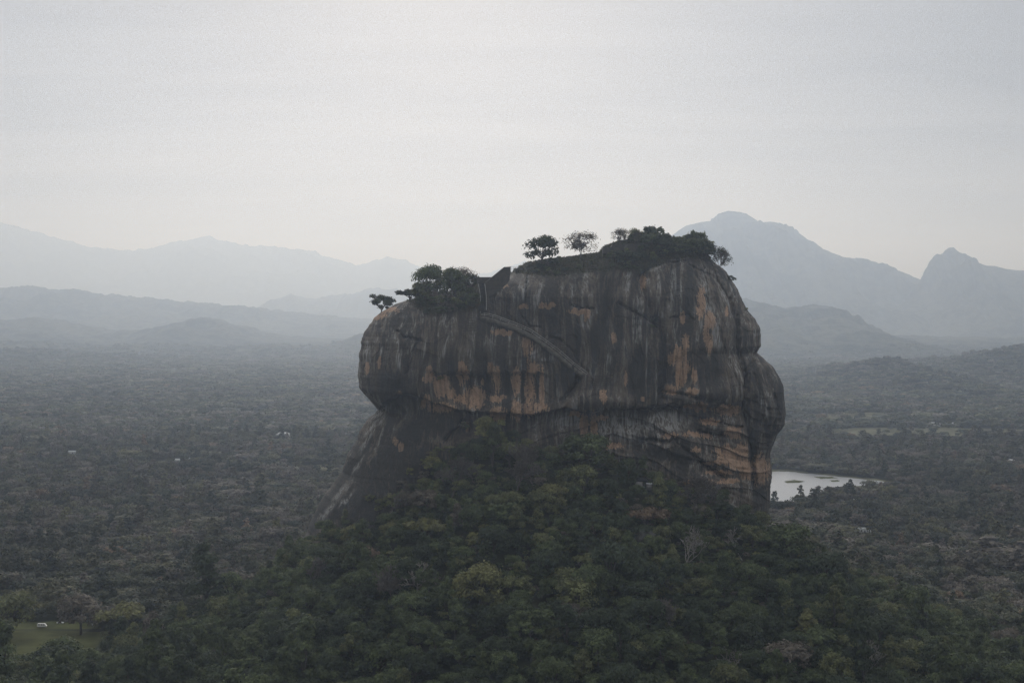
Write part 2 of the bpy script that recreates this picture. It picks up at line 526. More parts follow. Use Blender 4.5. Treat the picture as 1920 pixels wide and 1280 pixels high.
DARK = [(655, 880, 14, 30, -.7), (625, 930, 16, 30, -.8), (600, 970, 16, 30, -.6), (680, 850, 12, 30, -.6), (690, 950, 40, 50, -.6), (780, 880, 60, 50, -.5), (720, 870, 30, 60, -.7), (640, 950, 16, 40, -.8), (830, 800, 50, 26), (912, 715, 11, 60), (952, 730, 6, 48), (982, 735, 5, 50), (1008, 720, 3, 45), (1200, 700, 30, 55), (1242, 690, 10, 75), (1138, 580, 13, 75, -.15), (1265, 500, 8, 60), (1292, 560, 9, 70),  # water streaks, plus shade painted under the left bulge and a darkened left flank
        (1160, 610, 10, 60), (1115, 640, 10, 50), (845, 690, 8, 30), (735, 720, 40, 28), (1065, 700, 20, 40), (850, 800, 60, 20), (760, 830, 35, 60, -.7), (1080, 640, 8, 40), (1100, 780, 6, 40), (950, 790, 4, 20),
        (1290, 702, 4, 18), (1312, 705, 4, 20), (1327, 705, 6, 25), (1263, 708, 4, 18), (1340, 690, 8, 40), (1410, 840, 8, 40), (1425, 925, 12, 28), (1440, 800, 6, 40), (1462, 750, 6, 40), (1250, 850, 50, 12), (700, 910, 25, 60, -.8)]


def build_rock():
    nf, nbk = 880, 150
    pyr = np.linspace(452, 1060, 4000)
    arc = np.concatenate([[0], np.cumsum(np.abs(np.diff(pyr)) + 0.28 * np.abs(np.diff(ip(XL, pyr))) + 0.1 * np.abs(np.diff(ip(XR, pyr))))])
    nr = 800
    rows = np.interp(np.linspace(0, arc[-1], nr), arc, pyr)
    zr = CH + (HZ - rows) / F * YC
    xl = (ip(XL, rows) - 960) / F * YC
    xr = (ip(XR, rows) - 960) / F * YC
    xl = xl + 0.9 * perlin(zr * 0.16, 1.5) + 0.4 * perlin(zr * 0.5, 2.5)
    xr = xr + 0.9 * perlin(zr * 0.16, 5.5) + 0.4 * perlin(zr * 0.5, 7.5)
    hd = ip(HD, rows)
    s = np.linspace(0, 1, nf)
    s = 0.65 * s + 0.35 * (0.5 - 0.5 * np.cos(np.pi * s))
    X = xl[:, None] + (xr - xl)[:, None] * s[None, :]
    RL = np.minimum(60, 0.5 * (xr - xl))[:, None]; RR = np.minimum(58, 0.5 * (xr - xl))[:, None]
    eL = np.sqrt(np.clip(1 - (1 - np.clip((X - xl[:, None]) / RL, 0, 1)) ** 2, 0, 1))
    eR = np.sqrt(np.clip(1 - (1 - np.clip((xr[:, None] - X) / RR, 0, 1)) ** 2, 0, 1))
    e = np.minimum(eL, eR)
    Yb = YC - hd[:, None] * e
    Z = np.broadcast_to(zr[:, None], X.shape)
    PX = 960 + F * X / Yb
    PY = HZ - F * (Z - CH) / Yb
    D = rock_disp(PX, PY, X, Z)
    edge = np.clip(np.minimum(X - xl[:, None], xr[:, None] - X) / 14.0, 0, 1)
    topf = sstep(452, 500, rows)[:, None] * 0.8 + 0.2
    Yf = Yb - D * (0.08 + 0.92 * edge) * topf
    # masks: stone stains; the dark one also holds shade under the overhang
    sx = 9 * perlin(X * 0.16, Z * 0.02, 3.0) + 3 * perlin(X * 0.55, Z * 0.05, 5.0)
    sy = 5 * perlin(X * 0.3, Z * 0.1, 6.0)
    msk = np.zeros(X.shape + (4,))
    for k, tab in enumerate((ORANGE, PALE, DARK)):
        a = np.zeros(X.shape)
        f = 0.35 if k == 0 else 0.5
        for b in tab:
            a = np.maximum(a, blob(PX + f * sx, PY + sy, *b))
        msk[..., k] = a
    veg = (1 - sstep(-4, 14, PY - np.interp(PX, [680, 760, 800, 890, 960, 1040, 1100, 1160, 1200, 1260, 1330], [560, 556, 585, 575, 505, 512, 505, 500, 508, 478, 478])))
    msk[..., 3] = np.clip(veg, 0, 1)
    # back half
    tb = np.linspace(0, np.pi, nbk + 2)[1:-1]
    Xb = (0.5 * (xl + xr))[:, None] + 0.5 * (xr - xl)[:, None] * np.cos(tb)[None, :]
    Yk = YC + 1.1 * hd[:, None] * np.sin(tb)[None, :] ** 0.8 + 2.5 * fbm(Xb * 0.04, Z[:, :1] * 0.04, 2.0, 3) * np.sin(tb)[None, :]
    VX = np.concatenate([X, Xb], 1); VY = np.concatenate([Yf, Yk], 1); VZ = np.broadcast_to(zr[:, None], VX.shape)
    nc = nf + nbk
    V = np.stack([VX, VY, VZ], -1).reshape(-1, 3)
    faces = grid_faces(nr, nc, True)[:, ::-1]
    ctr = np.array([[VX[0].mean(), VY[0].mean(), VZ[0, 0] + 1.0]])
    V = np.concatenate([V, ctr])
    tri = np.array([[len(V) - 1, (j + 1) % nc, j] for j in range(nc)])
    me = make_mesh('rock_monolith', V, [faces[:, ::-1], tri[:, ::-1]], None, True)
    mk = np.zeros((len(V), 4), np.float32)
    mk[:nr * nc] = np.concatenate([msk, np.zeros((nr, nbk, 4))], 1).reshape(-1, 4)
    at = me.attributes.new('stain_shade', 'FLOAT_COLOR', 'POINT')
    at.data.foreach_set('color', mk.ravel())
    return me, rows, zr, X, Yf, msk


rock_me, R_rows, R_z, R_X, R_Y, R_msk = build_rock()


def rock_front(x, z):
    i = int(np.clip(np.searchsorted(-R_z, -z), 1, len(R_z) - 1))
    return float(np.interp(x, R_X[i], R_Y[i], left=YC, right=YC))


def rock_at(px, py):
    """point on the rock's front face seen at a photo pixel"""
    y = 870.0
    for _ in range(12):
        q = P(px, py, y)
        y = 0.5 * y + 0.5 * rock_front(q[0], q[2])
    return P(px, py, y)


def rock_material():
    m, nb, b = material('granite_gneiss')
    tc = nb.new('ShaderNodeTexCoord')
    o = tc.outputs['Object']
    st = nb.new('ShaderNodeAttribute', attribute_type='GEOMETRY', attribute_name='stain_shade')
    sp = nb.new('ShaderNodeSeparateColor')
    nb.l.new(st.outputs['Color'], sp.inputs[0])
    org, pal, drk = sp.outputs[0], sp.outputs[1], sp.outputs[2]
    veg = st.outputs['Alpha']
    # streaks run down the face
    wn = nb.new('ShaderNodeTexNoise')
    nb.l.new(o, wn.inputs['Vector']); wn.inputs['Scale'].default_value = 0.022; wn.inputs['Detail'].default_value = 2
    wv = nb.vmath('MULTIPLY', nb.vmath('SUBTRACT', wn.outputs['Color'], (0.5, 0.5, 0.5)), (13, 6, 0))
    o0 = o
    o = nb.vmath('ADD', o0, wv)
    s1 = nb.noise(nb.vmath('MULTIPLY', o, (0.30, 0.12, 0.016)), 1.0, 6, 0.62, 0.25)
    s2 = nb.noise(nb.vmath('MULTIPLY', o, (1.0, 0.4, 0.07)), 1.0, 5, 0.6, 0.3)
    s3 = nb.noise(nb.vmath('MULTIPLY', o, (0.11, 0.05, 0.008)), 1.0, 3, 0.5, 0.2)
    g1 = nb.noise(o, 0.9, 6, 0.65)
    g2 = nb.noise(o, 0.12, 4, 0.6)
    base = nb.mix(nb.ramp(g1, 0.3, 0.72), c4(0.044, 0.037, 0.030), c4(0.126, 0.106, 0.084))
    base = nb.mix(nb.math('MULTIPLY', nb.ramp(s3, 0.42, 0.66), 0.55), base, c4(0.155, 0.122, 0.09))
    # grey lichen streaks
    fl = nb.math('MULTIPLY', nb.math('MULTIPLY', nb.ramp(s1, 0.49, 0.60), nb.ramp(s2, 0.46, 0.57)), nb.ramp(g2, 0.40, 0.60, 0.25, 1.0))
    base = nb.mix(nb.math('MULTIPLY', fl, 0.8), base, c4(0.46, 0.45, 0.42))
    pf = nb.math('MULTIPLY', pal, nb.ramp(s2, 0.42, 0.56))
    base = nb.mix(nb.math('MULTIPLY', pf, 0.85), base, c4(0.36, 0.355, 0.335))
    # rusty brown veil, then the strong orange faces
    br = nb.math('MULTIPLY', nb.ramp(s2, 0.53, 0.72), nb.ramp(g2, 0.48, 0.66))
    base = nb.mix(nb.math('MULTIPLY', br, 0.55), base, c4(0.22, 0.145, 0.095))
    jit = nb.math('ADD', nb.math('MULTIPLY', nb.math('SUBTRACT', s2, 0.5), 4.2), nb.math('MULTIPLY', nb.math('SUBTRACT', g1, 0.5), 2.2))
    of = nb.ramp(nb.math('ADD', nb.math('MULTIPLY', org, 1.15), nb.math('MULTIPLY', jit, nb.ramp(org, 0.0, 0.25))), 0.38, 0.62)
    ocol = nb.mix(nb.ramp(g1, 0.35, 0.65), c4(0.35, 0.215, 0.13), c4(0.47, 0.31, 0.20))
    base = nb.mix(nb.math('MULTIPLY', of, 0.85), base, ocol)
    # dark water stains, with overhang shade painted in by the same mask
    d1 = nb.ramp(nb.math('ADD', s1, nb.math('MULTIPLY', nb.math('SUBTRACT', s2, 0.5), 0.35)), 0.505, 0.42)
    df = nb.math('MULTIPLY', nb.math('MAXIMUM', nb.math('MAXIMUM', nb.math('MULTIPLY', d1, 0.75), nb.math('MULTIPLY', nb.ramp(nb.math('ADD', s3, nb.math('MULTIPLY', nb.math('SUBTRACT', s2, 0.5), 0.25)), 0.47, 0.39), 0.7)), nb.ramp(nb.math('ADD', nb.math('MULTIPLY', drk, 0.80), nb.math('ADD', nb.math('MULTIPLY', nb.math('SUBTRACT', s2, 0.5), 2.6), nb.math('MULTIPLY', nb.math('SUBTRACT', s1, 0.5), 2.2))), 0.30, 0.62)),
                 nb.math('MULTIPLY', nb.math('SUBTRACT', 1.0, nb.math('MULTIPLY', of, 0.45)), nb.math('SUBTRACT', 1.0, nb.math('MULTIPLY', pal, 0.65))))
    base = nb.mix(nb.math('MULTIPLY', df, 0.9), base, c4(0.018, 0.018, 0.016))
    # moss and grass rooted on the crest
    vf = nb.math('MULTIPLY', veg, nb.ramp(g1, 0.25, 0.5))
    base = nb.mix(vf, base, nb.mix(nb.ramp(g2, 0.4, 0.6), c4(0.045, 0.05, 0.022), c4(0.075, 0.06, 0.035)))
    nb.l.new(base, b.inputs['Base Color'])
    b.inputs['Roughness'].default_value = 0.8
    bp = nb.new('ShaderNodeBump')
    bp.inputs['Strength'].default_value = 0.9
    bp.inputs['Distance'].default_value = 0.9
    hgt = nb.math('ADD', nb.math('MULTIPLY', nb.noise(o, 0.45, 8, 0.68), 1.0), nb.math('MULTIPLY', s2, 0.7))
    nb.l.new(hgt, bp.inputs['Height'])
    nb.l.new(bp.outputs[0], b.inputs['Normal'])
    return m


rock_me.materials.append(rock_material())
rock = link('rock_monolith', rock_me)
tag(rock, 'huge steep granite rock with dark water streaks and orange faces rising out of the forest', 'rock')

# ------------------------------------------------------------------ terrain
Z0 = np.array([[300, 1188], [420, 1125], [500, 1088], [560, 1045], [590, 1010], [650, 992], [700, 985], [750, 952], [800, 908], [850, 868], [890, 834], [930, 826], [980, 842],
               [1060, 860], [1100, 876], [1200, 892], [1250, 900], [1330, 930], [1400, 968], [1440, 1005], [1500, 1030], [1560, 1072], [1650, 1105], [1720, 1150], [1800, 1182]])
YB = 858.0
_x0 = (Z0[:, 0] - 960) / F * YB
_z0 = np.maximum(0, CH - (Z0[:, 1] - HZ) / F * YB)
_x0 = np.concatenate([[-420, _x0[0] - 25], _x0, [_x0[-1] + 25, 420]])
_z0 = np.concatenate([[0, 0], _z0, [0, 0]])


def hill(x, y):
    x = np.asarray(x, float); y = np.asarray(y, float)
    sp = np.abs(y - YB) * 0.12
    z0 = (np.interp(x, _x0, _z0) + np.interp(x - sp, _x0, _z0) + np.interp(x + sp, _x0, _z0)) / 3
    t = np.clip((YB - y) / 215.0, 0, 1)
    f = np.where(y < YB, (1 - t) ** 1.12, np.exp(-np.maximum(0, y - YB) / 140.0))
    h = z0 * f
    return h + np.clip(h / 12.0, 0, 1) * 2.5 * fbm(x * 0.02, y * 0.02, 3.3, 3)


def ray_hit(px, py, dz=0.0, y0=600, y1=1600):
    ys = np.arange(y0, y1, 1.0)
    xs = (px - 960) / F * ys
    zs = CH + (HZ - py) / F * ys
    k = np.argmax(zs <= hill(xs, ys) + dz)
    y = ys[k]
    return np.array([(px - 960) / F * y, y, float(hill((px - 960) / F * y, y))])


def build_ground():
    ax = np.concatenate([-np.geomspace(420, 30000, 40)[::-1], np.arange(-410, 411, 5.0), np.geomspace(420, 30000, 40)])
    ay = np.concatenate([-np.geomspace(200, 6000, 10)[::-1], np.arange(0, 600, 60.0), np.arange(600, 1300, 5.0), np.geomspace(1305, 42000, 60)])
    X, Y = np.meshgrid(ax, ay)
    V = np.stack([X, Y, hill(X, Y)], -1).reshape(-1, 3)
    m, nb, b = material('forest_floor')
    tc = nb.new('ShaderNodeTexCoord')
    o = tc.outputs['Object']
    n1 = nb.noise(o, 0.004, 6, 0.6); n2 = nb.noise(o, 0.06, 5, 0.6)
    c = nb.mix(nb.ramp(n1, 0.4, 0.6), c4(0.028, 0.036, 0.018), c4(0.05, 0.052, 0.03))
    c = nb.mix(nb.ramp(n2, 0.35, 0.7), c, c4(0.04, 0.036, 0.024))
    nb.l.new(c, b.inputs['Base Color'])
    b.inputs['Specular IOR Level'].default_value = 0.02
    o = link('ground', make_mesh('ground', V, grid_faces(len(ay), len(ax)), m, True))
    tag(o, kind='structure')


build_ground()


def sheet(name, poly, z, mat):
    """flat ground sheet from photo pixels on the plain"""
    pts = [G(a, b_, z) for a, b_ in poly]
    me = bpy.data.meshes.new(name)
    me.from_pydata([tuple(p) for p in pts], [], [list(range(len(pts)))])
    me.materials.append(mat)
    if me.polygons[0].normal.z < 0:
        me.flip_normals()
    o = link(name, me)
    tag(o, kind='structure')
    return np.array(pts)[:, :2]


def in_poly(x, y, poly):
    ins = np.zeros(x.shape, bool)
    n = len(poly)
    for i in range(n):
        x1, y1 = poly[i]; x2, y2 = poly[(i + 1) % n]
        c = ((y1 > y) != (y2 > y)) & (x < (x2 - x1) * (y - y1) / (y2 - y1 + 1e-12) + x1)
        ins ^= c
    return ins


def wobble(poly, amp, n=8, seed=0):
    """subdivide a pixel polygon and roughen its outline"""
    out = []
    rg = np.random.default_rng(seed)
    for i in range(len(poly)):
        a = np.array(poly[i], float); b = np.array(poly[(i + 1) % len(poly)], float)
        for k in range(n):
            q = a + (b - a) * k / n
            out.append((q[0] + rg.normal() * amp * 4, q[1] + rg.normal() * amp))
    return out


M_GRASS = plain_mat('meadow_grass', (0.082, 0.087, 0.037), 0.9, 0.3, 0.05)
M_DRY = plain_mat('dry_meadow', (0.12, 0.118, 0.075), 0.9, 0.35, 0.02)
M_SOIL = plain_mat('pale_soil', (0.30, 0.29, 0.26), 0.9, 0.2, 0.02)


def water_mat():
    m, nb, b = material('lake_water')
    b.inputs['Base Color'].default_value = c4(0.26, 0.27, 0.28)
    b.inputs['Roughness'].default_value = 0.32
    b.inputs['Specular IOR Level'].default_value = 0.9
    b.inputs['IOR'].default_value = 1.33
    tc = nb.new('ShaderNodeTexCoord')
    bp = nb.new('ShaderNodeBump')
    bp.inputs['Strength'].default_value = 0.3
    nb.l.new(nb.noise(tc.outputs['Object'], 0.15, 4, 0.5), bp.inputs['Height'])
    nb.l.new(bp.outputs[0], b.inputs['Normal'])
    return m


for _m in (M_GRASS, M_DRY, M_SOIL):
    _m.node_tree.nodes['Principled BSDF'].inputs['Specular IOR Level'].default_value = 0.01
M_WATER = water_mat()
clear = []
clear.append(sheet('field', [(-200, 1190), (60, 1180), (190, 1184), (205, 1190), (165, 1226), (120, 1244), (60, 1248), (-250, 1255)], 0.12, M_GRASS))
FRONT = np.array([G(a, b_)[:2] for a, b_ in [(-250, 1215), (205, 1200), (200, 1226), (165, 1262), (-250, 1268)]])
clear.append(sheet('field', [(-60, 1165), (140, 1164), (190, 1172), (190, 1178), (-60, 1180)], 0.08, M_GRASS))
clear.append(sheet('shore', wobble([(1330, 874), (1443, 879), (1480, 879), (1522, 885), (1590, 892), (1662, 900), (1700, 906), (1660, 920), (1592, 927), (1540, 936), (1490, 952), (1440, 966), (1330, 966)], 0.5, 6, 3), 0.10, M_DRY))
clear.append(sheet('lake', wobble([(1330, 880), (1443, 883), (1475, 884), (1520, 887.5), (1590, 895), (1650, 901), (1668, 904), (1610, 910), (1572, 917), (1535, 926), (1497, 938), (1460, 950), (1400, 955), (1330, 955)], 0.35, 6, 4), 0.25, M_WATER))
for i, (poly, mt) in enumerate([
        ([(1735, 790), (1795, 791), (1795, 799), (1738, 799)], M_WATER),
        ([(1455, 806), (1540, 804), (1545, 808), (1460, 810)], M_DRY),
        ([(1475, 778), (1620, 772), (1700, 777), (1640, 790), (1480, 796)], M_DRY),
        ([(1560, 804), (1760, 800), (1960, 806), (1960, 818), (1700, 828), (1480, 824)], M_DRY),
        ([(1850, 785), (1990, 780), (1990, 788), (1860, 790)], M_DRY),
        ([(1860, 865), (1990, 866), (1990, 874), (1880, 872)], M_DRY),
        ([(268, 864), (318, 865), (335, 873), (274, 875)], M_DRY),
        ([(490, 880), (560, 872), (640, 876), (640, 890), (500, 892)], M_DRY),
        ([(520, 812), (560, 812), (560, 818), (520, 818)], M_DRY),
        ([(120, 846), (160, 846), (160, 850), (120, 850)], M_DRY),
        ([(540, 872), (640, 868), (640, 880), (520, 882)], M_DRY)]):
    nm = 'pond' if mt is M_WATER else 'meadow'
    clear.append(sheet(nm, wobble(poly, 0.7, 5, 20 + i), 0.14 + 0.012 * i, mt))
sheet('islet', wobble([(1470, 902), (1489, 899), (1510, 902), (1500, 904.5), (1475, 904.5)], 0.2, 4, 50), 0.5, M_GRASS)
sheet('islet', wobble([(1525, 893), (1560, 893), (1570, 896), (1540, 897)], 0.2, 4, 51), 0.5, M_GRASS)
sheet('islet', wobble([(1556, 900), (1572, 899), (1574, 902), (1560, 903)], 0.2, 4, 52), 0.5, M_GRASS)

# ------------------------------------------------------------------ hills and mountains
def hill_mat(name, a, b_):
    m, nb, b = material(name)
    tc = nb.new('ShaderNodeTexCoord')
    n = nb.noise(tc.outputs['Object'], 0.012, 8, 0.7)
    n2 = nb.noise(tc.outputs['Object'], 0.0015, 4, 0.6)
    f = nb.ramp(nb.math('ADD', nb.math('MULTIPLY', n, 0.6), nb.math('MULTIPLY', n2, 0.4)), 0.4, 0.6)
    nb.l.new(nb.mix(f, c4(*a), c4(*b_)), b.inputs['Base Color'])
    b.inputs['Specular IOR Level'].default_value = 0.01
    return m


M_HILL = hill_mat('wooded_slope', (0.012, 0.018, 0.010), (0.095, 0.095, 0.065))
RIDGES = []


def ridge(name, D, pts, front, back, rough, tree=0.0, seed=0, spur=0.25):
    """a hill whose skyline passes through photo pixels pts at distance D"""
    pts = np.array(pts, float)
    xs = (pts[:, 0] - 960) / F * D
    hs = CH + (HZ - pts[:, 1]) / F * D
    nx = 520
    x = np.linspace(xs[0], xs[-1], nx)
    h = np.maximum(np.interp(x, xs, hs), 0)
    h = h + rough * fbm(x / (D * 0.006), seed * 3.1, 0.5, 4) * np.clip(h / (0.01 * D), 0, 1)
    fall = sstep(0, 0.06, (x - x[0]) / (x[-1] - x[0])) * sstep(0, 0.06, (x[-1] - x) / (x[-1] - x[0]))
    h = h * fall
    tf = np.linspace(-1, 1, 121)
    X, T = np.meshgrid(x, tf)
    Y = D + np.where(T < 0, T * front, T * back)
    prof = np.where(T < 0, (1 - np.abs(T)) ** 1.15, (1 - T) ** 1.2)
    n = fbm(X / (D * 0.03), Y / (D * 0.03), seed + 0.5, 5)
    env = 1 - np.exp(-(T / 0.10) ** 2)
    Z = h[None, :] * np.clip(prof + spur * n * env * prof ** 0.5, 0, 2) * np.where(env > 0.2, 1, 1)
    lim = CH + (h[None, :] - CH) / D * Y - 0.002 * D * np.abs(T)   # spurs stay below the skyline
    Z = np.where(np.abs(T) < 0.02, Z, np.minimum(Z, np.maximum(lim, 0)))
    if tree:
        Z = Z + tree * np.abs(perlin(X / (tree * 3), Y / (tree * 3), seed)) * (Z > 2)
    Z = np.maximum(Z, 0) - 2.0 * (Z <= 0.5)
    RIDGES.append((x, D, front, back, Z))
    V = np.stack([X, Y, Z], -1).reshape(-1, 3)
    o = link(name, make_mesh(name, V, grid_faces(121, nx), M_HILL, True))
    tag(o, kind='structure')
    return o


ridge('mountain', 29000, [(-500, 440), (-200, 425), (0, 418), (50, 430), (110, 446), (167, 463), (250, 471), (312, 456), (350, 450), (392, 442), (430, 455), (458, 461), (520, 462), (580, 470), (625, 484), (667, 497), (729, 482),
                          (760, 488), (792, 502), (850, 516), (915, 510), (980, 492), (1050, 500), (1200, 520), (1500, 560)], 5000, 4000, 40, seed=1)
ridge('mountain', 20000, [(330, 620), (420, 596), (480, 574), (545, 553), (590, 561), (615, 552), (650, 554), (690, 541), (740, 541), (800, 548), (900, 560), (1100, 600)], 3500, 3000, 30, seed=2)
ridge('hill', 14500, [(-500, 540), (-200, 535), (0, 538), (60, 536), (80, 540), (150, 545), (250, 556), (300, 558), (380, 568), (480, 577), (600, 590), (700, 600), (800, 615)], 2800, 2500, 22, seed=3)
ridge('hill', 10800, [(-700, 606), (-500, 604), (-200, 608), (0, 600), (70, 595), (130, 605), (200, 618), (280, 620), (340, 604), (385, 593), (430, 605), (500, 624), (600, 634), (700, 636), (900, 630)], 2000, 1800, 14, tree=5, seed=4, spur=0.35)
ridge('hill', 8600, [(-900, 634), (-400, 630), (-100, 636), (60, 640), (180, 648), (300, 644), (420, 650), (520, 646), (640, 650), (760, 645), (1000, 640)], 1500, 1500, 10, tree=5, seed=14, spur=0.4)
ridge('hill', 7000, [(-900, 652), (-300, 648), (-60, 654), (60, 655), (160, 664), (300, 668), (420, 672)], 1200, 1200, 6, tree=5, seed=15, spur=0.4)
ridge('hill', 10000, [(1200, 640), (1400, 640), (1700, 628), (1900, 634), (2200, 625), (2500, 640)], 2000, 1800, 10, tree=5, seed=16, spur=0.35)
ridge('hill', 8800, [(520, 674), (560, 662), (600, 650), (640, 637), (680, 625), (720, 615), (780, 605), (860, 610), (1000, 640)], 1200, 1500, 12, seed=5)
ridge('mountain', 15000, [(1000, 620), (1100, 545), (1180, 490), (1240, 452), (1265, 437), (1285, 423), (1310, 417), (1340, 413), (1345, 402), (1365, 395.5), (1385, 397), (1400, 400), (1425, 417), (1445, 416), (1462, 417),
                          (1480, 428), (1505, 444), (1540, 465), (1560, 474), (1582, 482), (1610, 486), (1640, 491), (1660, 499), (1690, 509), (1730, 526), (1760, 540), (1820, 570), (1900, 600), (2000, 630), (2200, 650)], 3000, 3000, 9, seed=6)
ridge('mountain', 14000, [(1640, 590), (1700, 560), (1728, 525), (1738, 505), (1741, 496), (1748, 492), (1750, 480), (1757, 475.5), (1765, 478), (1769, 478), (1771, 470), (1779, 464.5), (1788, 464), (1794, 470), (1800, 478), (1820, 488), (1850, 498), (1865, 499),
                          (1890, 505), (1920, 507), (1980, 515), (2060, 530), (2200, 560), (2400, 620)], 2800, 2500, 4, seed=7)
ridge('hill', 9000, [(1200, 640), (1300, 590), (1390, 558), (1440, 570), (1475, 577), (1500, 575), (1525, 570), (1550, 573), (1575, 583), (1600, 597), (1630, 614), (1660, 630), (1700, 648), (1750, 664), (1850, 676), (2000, 680)], 1900, 1800, 9, tree=4, seed=8)
ridge('hill', 4800, [(1660, 720), (1740, 697), (1790, 684), (1830, 673), (1880, 660), (1920, 655), (2000, 648), (2100, 655), (2300, 690)], 1500, 1500, 8, tree=5, seed=9)
ridge('hill', 4400, [(1380, 720), (1470, 716), (1540, 706), (1580, 690), (1620, 681), (1650, 675.5), (1680, 676), (1700, 683), (1720, 695), (1750, 717), (1780, 738), (1800, 750), (1850, 765), (1900, 772)], 1100, 900, 6, tree=8, seed=10, spur=0.35)

# ------------------------------------------------------------------ trees
def leaves(centres, normals, size, seed, fold=0.15):
    """small irregular leaf-clump faces"""
    rg = np.random.default_rng(seed)
    n = len(centres)
    nn = normals / (np.linalg.norm(normals, axis=1)[:, None] + 1e-9)
    r = rg.normal(size=(n, 3))
    u = np.cross(nn, r); u /= np.linalg.norm(u, axis=1)[:, None] + 1e-9
    v = np.cross(nn, u)
    s = (size * rg.uniform(0.55, 1.3, n))[:, None]
    a = rg.uniform(0.7, 1.2, (n, 1)); b = rg.uniform(0.45, 0.8, (n, 1))
    p0 = centres - u * s * a
    p1 = centres - v * s * b + nn * s * fold * rg.normal(size=(n, 1))
    p2 = centres + u * s * a * rg.uniform(0.7, 1.1, (n, 1))
    p3 = centres + v * s * b + nn * s * fold * rg.normal(size=(n, 1))
    V = np.stack([p0, p1, p2, p3], 1).reshape(-1, 3)
    Fc = np.arange(4 * n).reshape(n, 4)
    lv = rg.uniform(0, 1, n)
    return V, Fc, np.repeat(lv, 4)


def crown_lobes(style, Rr, rg):
    """lobe centres (relative to trunk base) and radii for a crown of half-width Rr"""
    L = []
    if style == 'dome':
        n = 13
        for k in range(n):
            a = rg.uniform(0, 2 * np.pi); q = np.sqrt(rg.uniform(0, 1)) * 0.72
            hz = (1 - q ** 2) ** 0.5
            L.append((q * Rr * math.cos(a), q * Rr * math.sin(a), Rr * (0.75 + 0.62 * hz * rg.uniform(0.7, 1.1)), Rr * rg.uniform(0.28, 0.44)))
        for k in range(6):
            a = k / 6 * 2 * np.pi + rg.uniform(-.3, .3)
            L.append((0.68 * Rr * math.cos(a), 0.68 * Rr * math.sin(a), Rr * rg.uniform(0.55, 0.85), Rr * rg.uniform(0.26, 0.36)))
    elif style == 'tall':
        n = 18
        for k in range(n):
            t = rg.uniform(0, 1)
            a = rg.uniform(0, 2 * np.pi); q = rg.uniform(0.2, 0.7) * (1 - 0.75 * t)
            L.append((q * Rr * math.cos(a), q * Rr * math.sin(a), Rr * (0.6 + 1.8 * t), Rr * rg.uniform(0.24, 0.40) * (1 - 0.35 * t)))
    elif style == 'flat':
        n = 17
        for k in range(n):
            a = rg.uniform(0, 2 * np.pi); q = np.sqrt(rg.uniform(0, 1)) * 0.85
            L.append((q * Rr * math.cos(a), q * Rr * math.sin(a), Rr * (0.9 + rg.uniform(-0.12, 0.28) * (1 - 0.4 * q)), Rr * rg.uniform(0.2, 0.32)))
    else:  # loose
        n = 24
        for k in range(n):
            a = rg.uniform(0, 2 * np.pi); q = np.sqrt(rg.uniform(0.02, 0.75))
            L.append((q * Rr * math.cos(a), q * Rr * math.sin(a), Rr * (1.02 + rg.uniform(-0.45, 0.6) * (1 - 0.35 * q)), Rr * rg.uniform(0.16, 0.30)))
    return np.array(L)


def crown_mesh(name, style, nleaf, size, seed, mat, Rr=6.0):
    rg = np.random.default_rng(seed)
    L = crown_lobes(style, Rr, rg)
    w = L[:, 3] ** 2; w /= w.sum()
    idx = rg.choice(len(L), nleaf, p=w)
    d = rg.normal(size=(nleaf, 3)); d /= np.linalg.norm(d, axis=1)[:, None]
    d[:, 2] = np.where(d[:, 2] < -0.35, -d[:, 2], d[:, 2])
    sq = 0.62 if style == 'flat' else 0.82
    rr = L[idx, 3] * rg.uniform(0.5, 1.0, nleaf) ** 0.4 * (1 + 0.22 * rg.normal(size=nleaf))
    c = L[idx, :3] + d * rr[:, None] * np.array([1.05, 1.05, sq])
    nrm = d * 1.1 + np.array([0, 0, 0.45]) + rg.normal(size=(nleaf, 3)) * 0.38
    V, Fc, lv = leaves(c, nrm, size, seed + 1)
    lv = lv * 0.6 + 0.4 * np.repeat(rg.uniform(0, 1, len(L))[idx], 4)
    me = make_mesh(name, V, Fc, mat)
    at = me.attributes.new('leafv', 'FLOAT', 'POINT')
    at.data.foreach_set('value', lv.astype(np.float32))
    return me, L


def trunk_mesh(name, L, Rr, mat, seed):
    rg = np.random.default_rng(seed)
    s = Shape()
    top = np.array([rg.normal() * 0.2, rg.normal() * 0.2, 0.62 * Rr])
    s.tube([(0, 0, -0.25 * Rr), (0.05, 0, 0.2 * Rr), tuple(top)], [0.075 * Rr, 0.055 * Rr, 0.042 * Rr], 7)
    for k in rg.choice(len(L), min(7, len(L)), replace=False):
        e = L[k, :3]
        m = top * 0.5 + e * 0.5 + np.array([rg.normal() * .3, rg.normal() * .3, 0.06 * Rr])
        st = np.array([0, 0, rg.uniform(0.35, 0.6) * Rr])
        s.tube([st, m, e], [0.035 * Rr, 0.024 * Rr, 0.008 * Rr], 5)
    return s.mesh(name, mat, True)


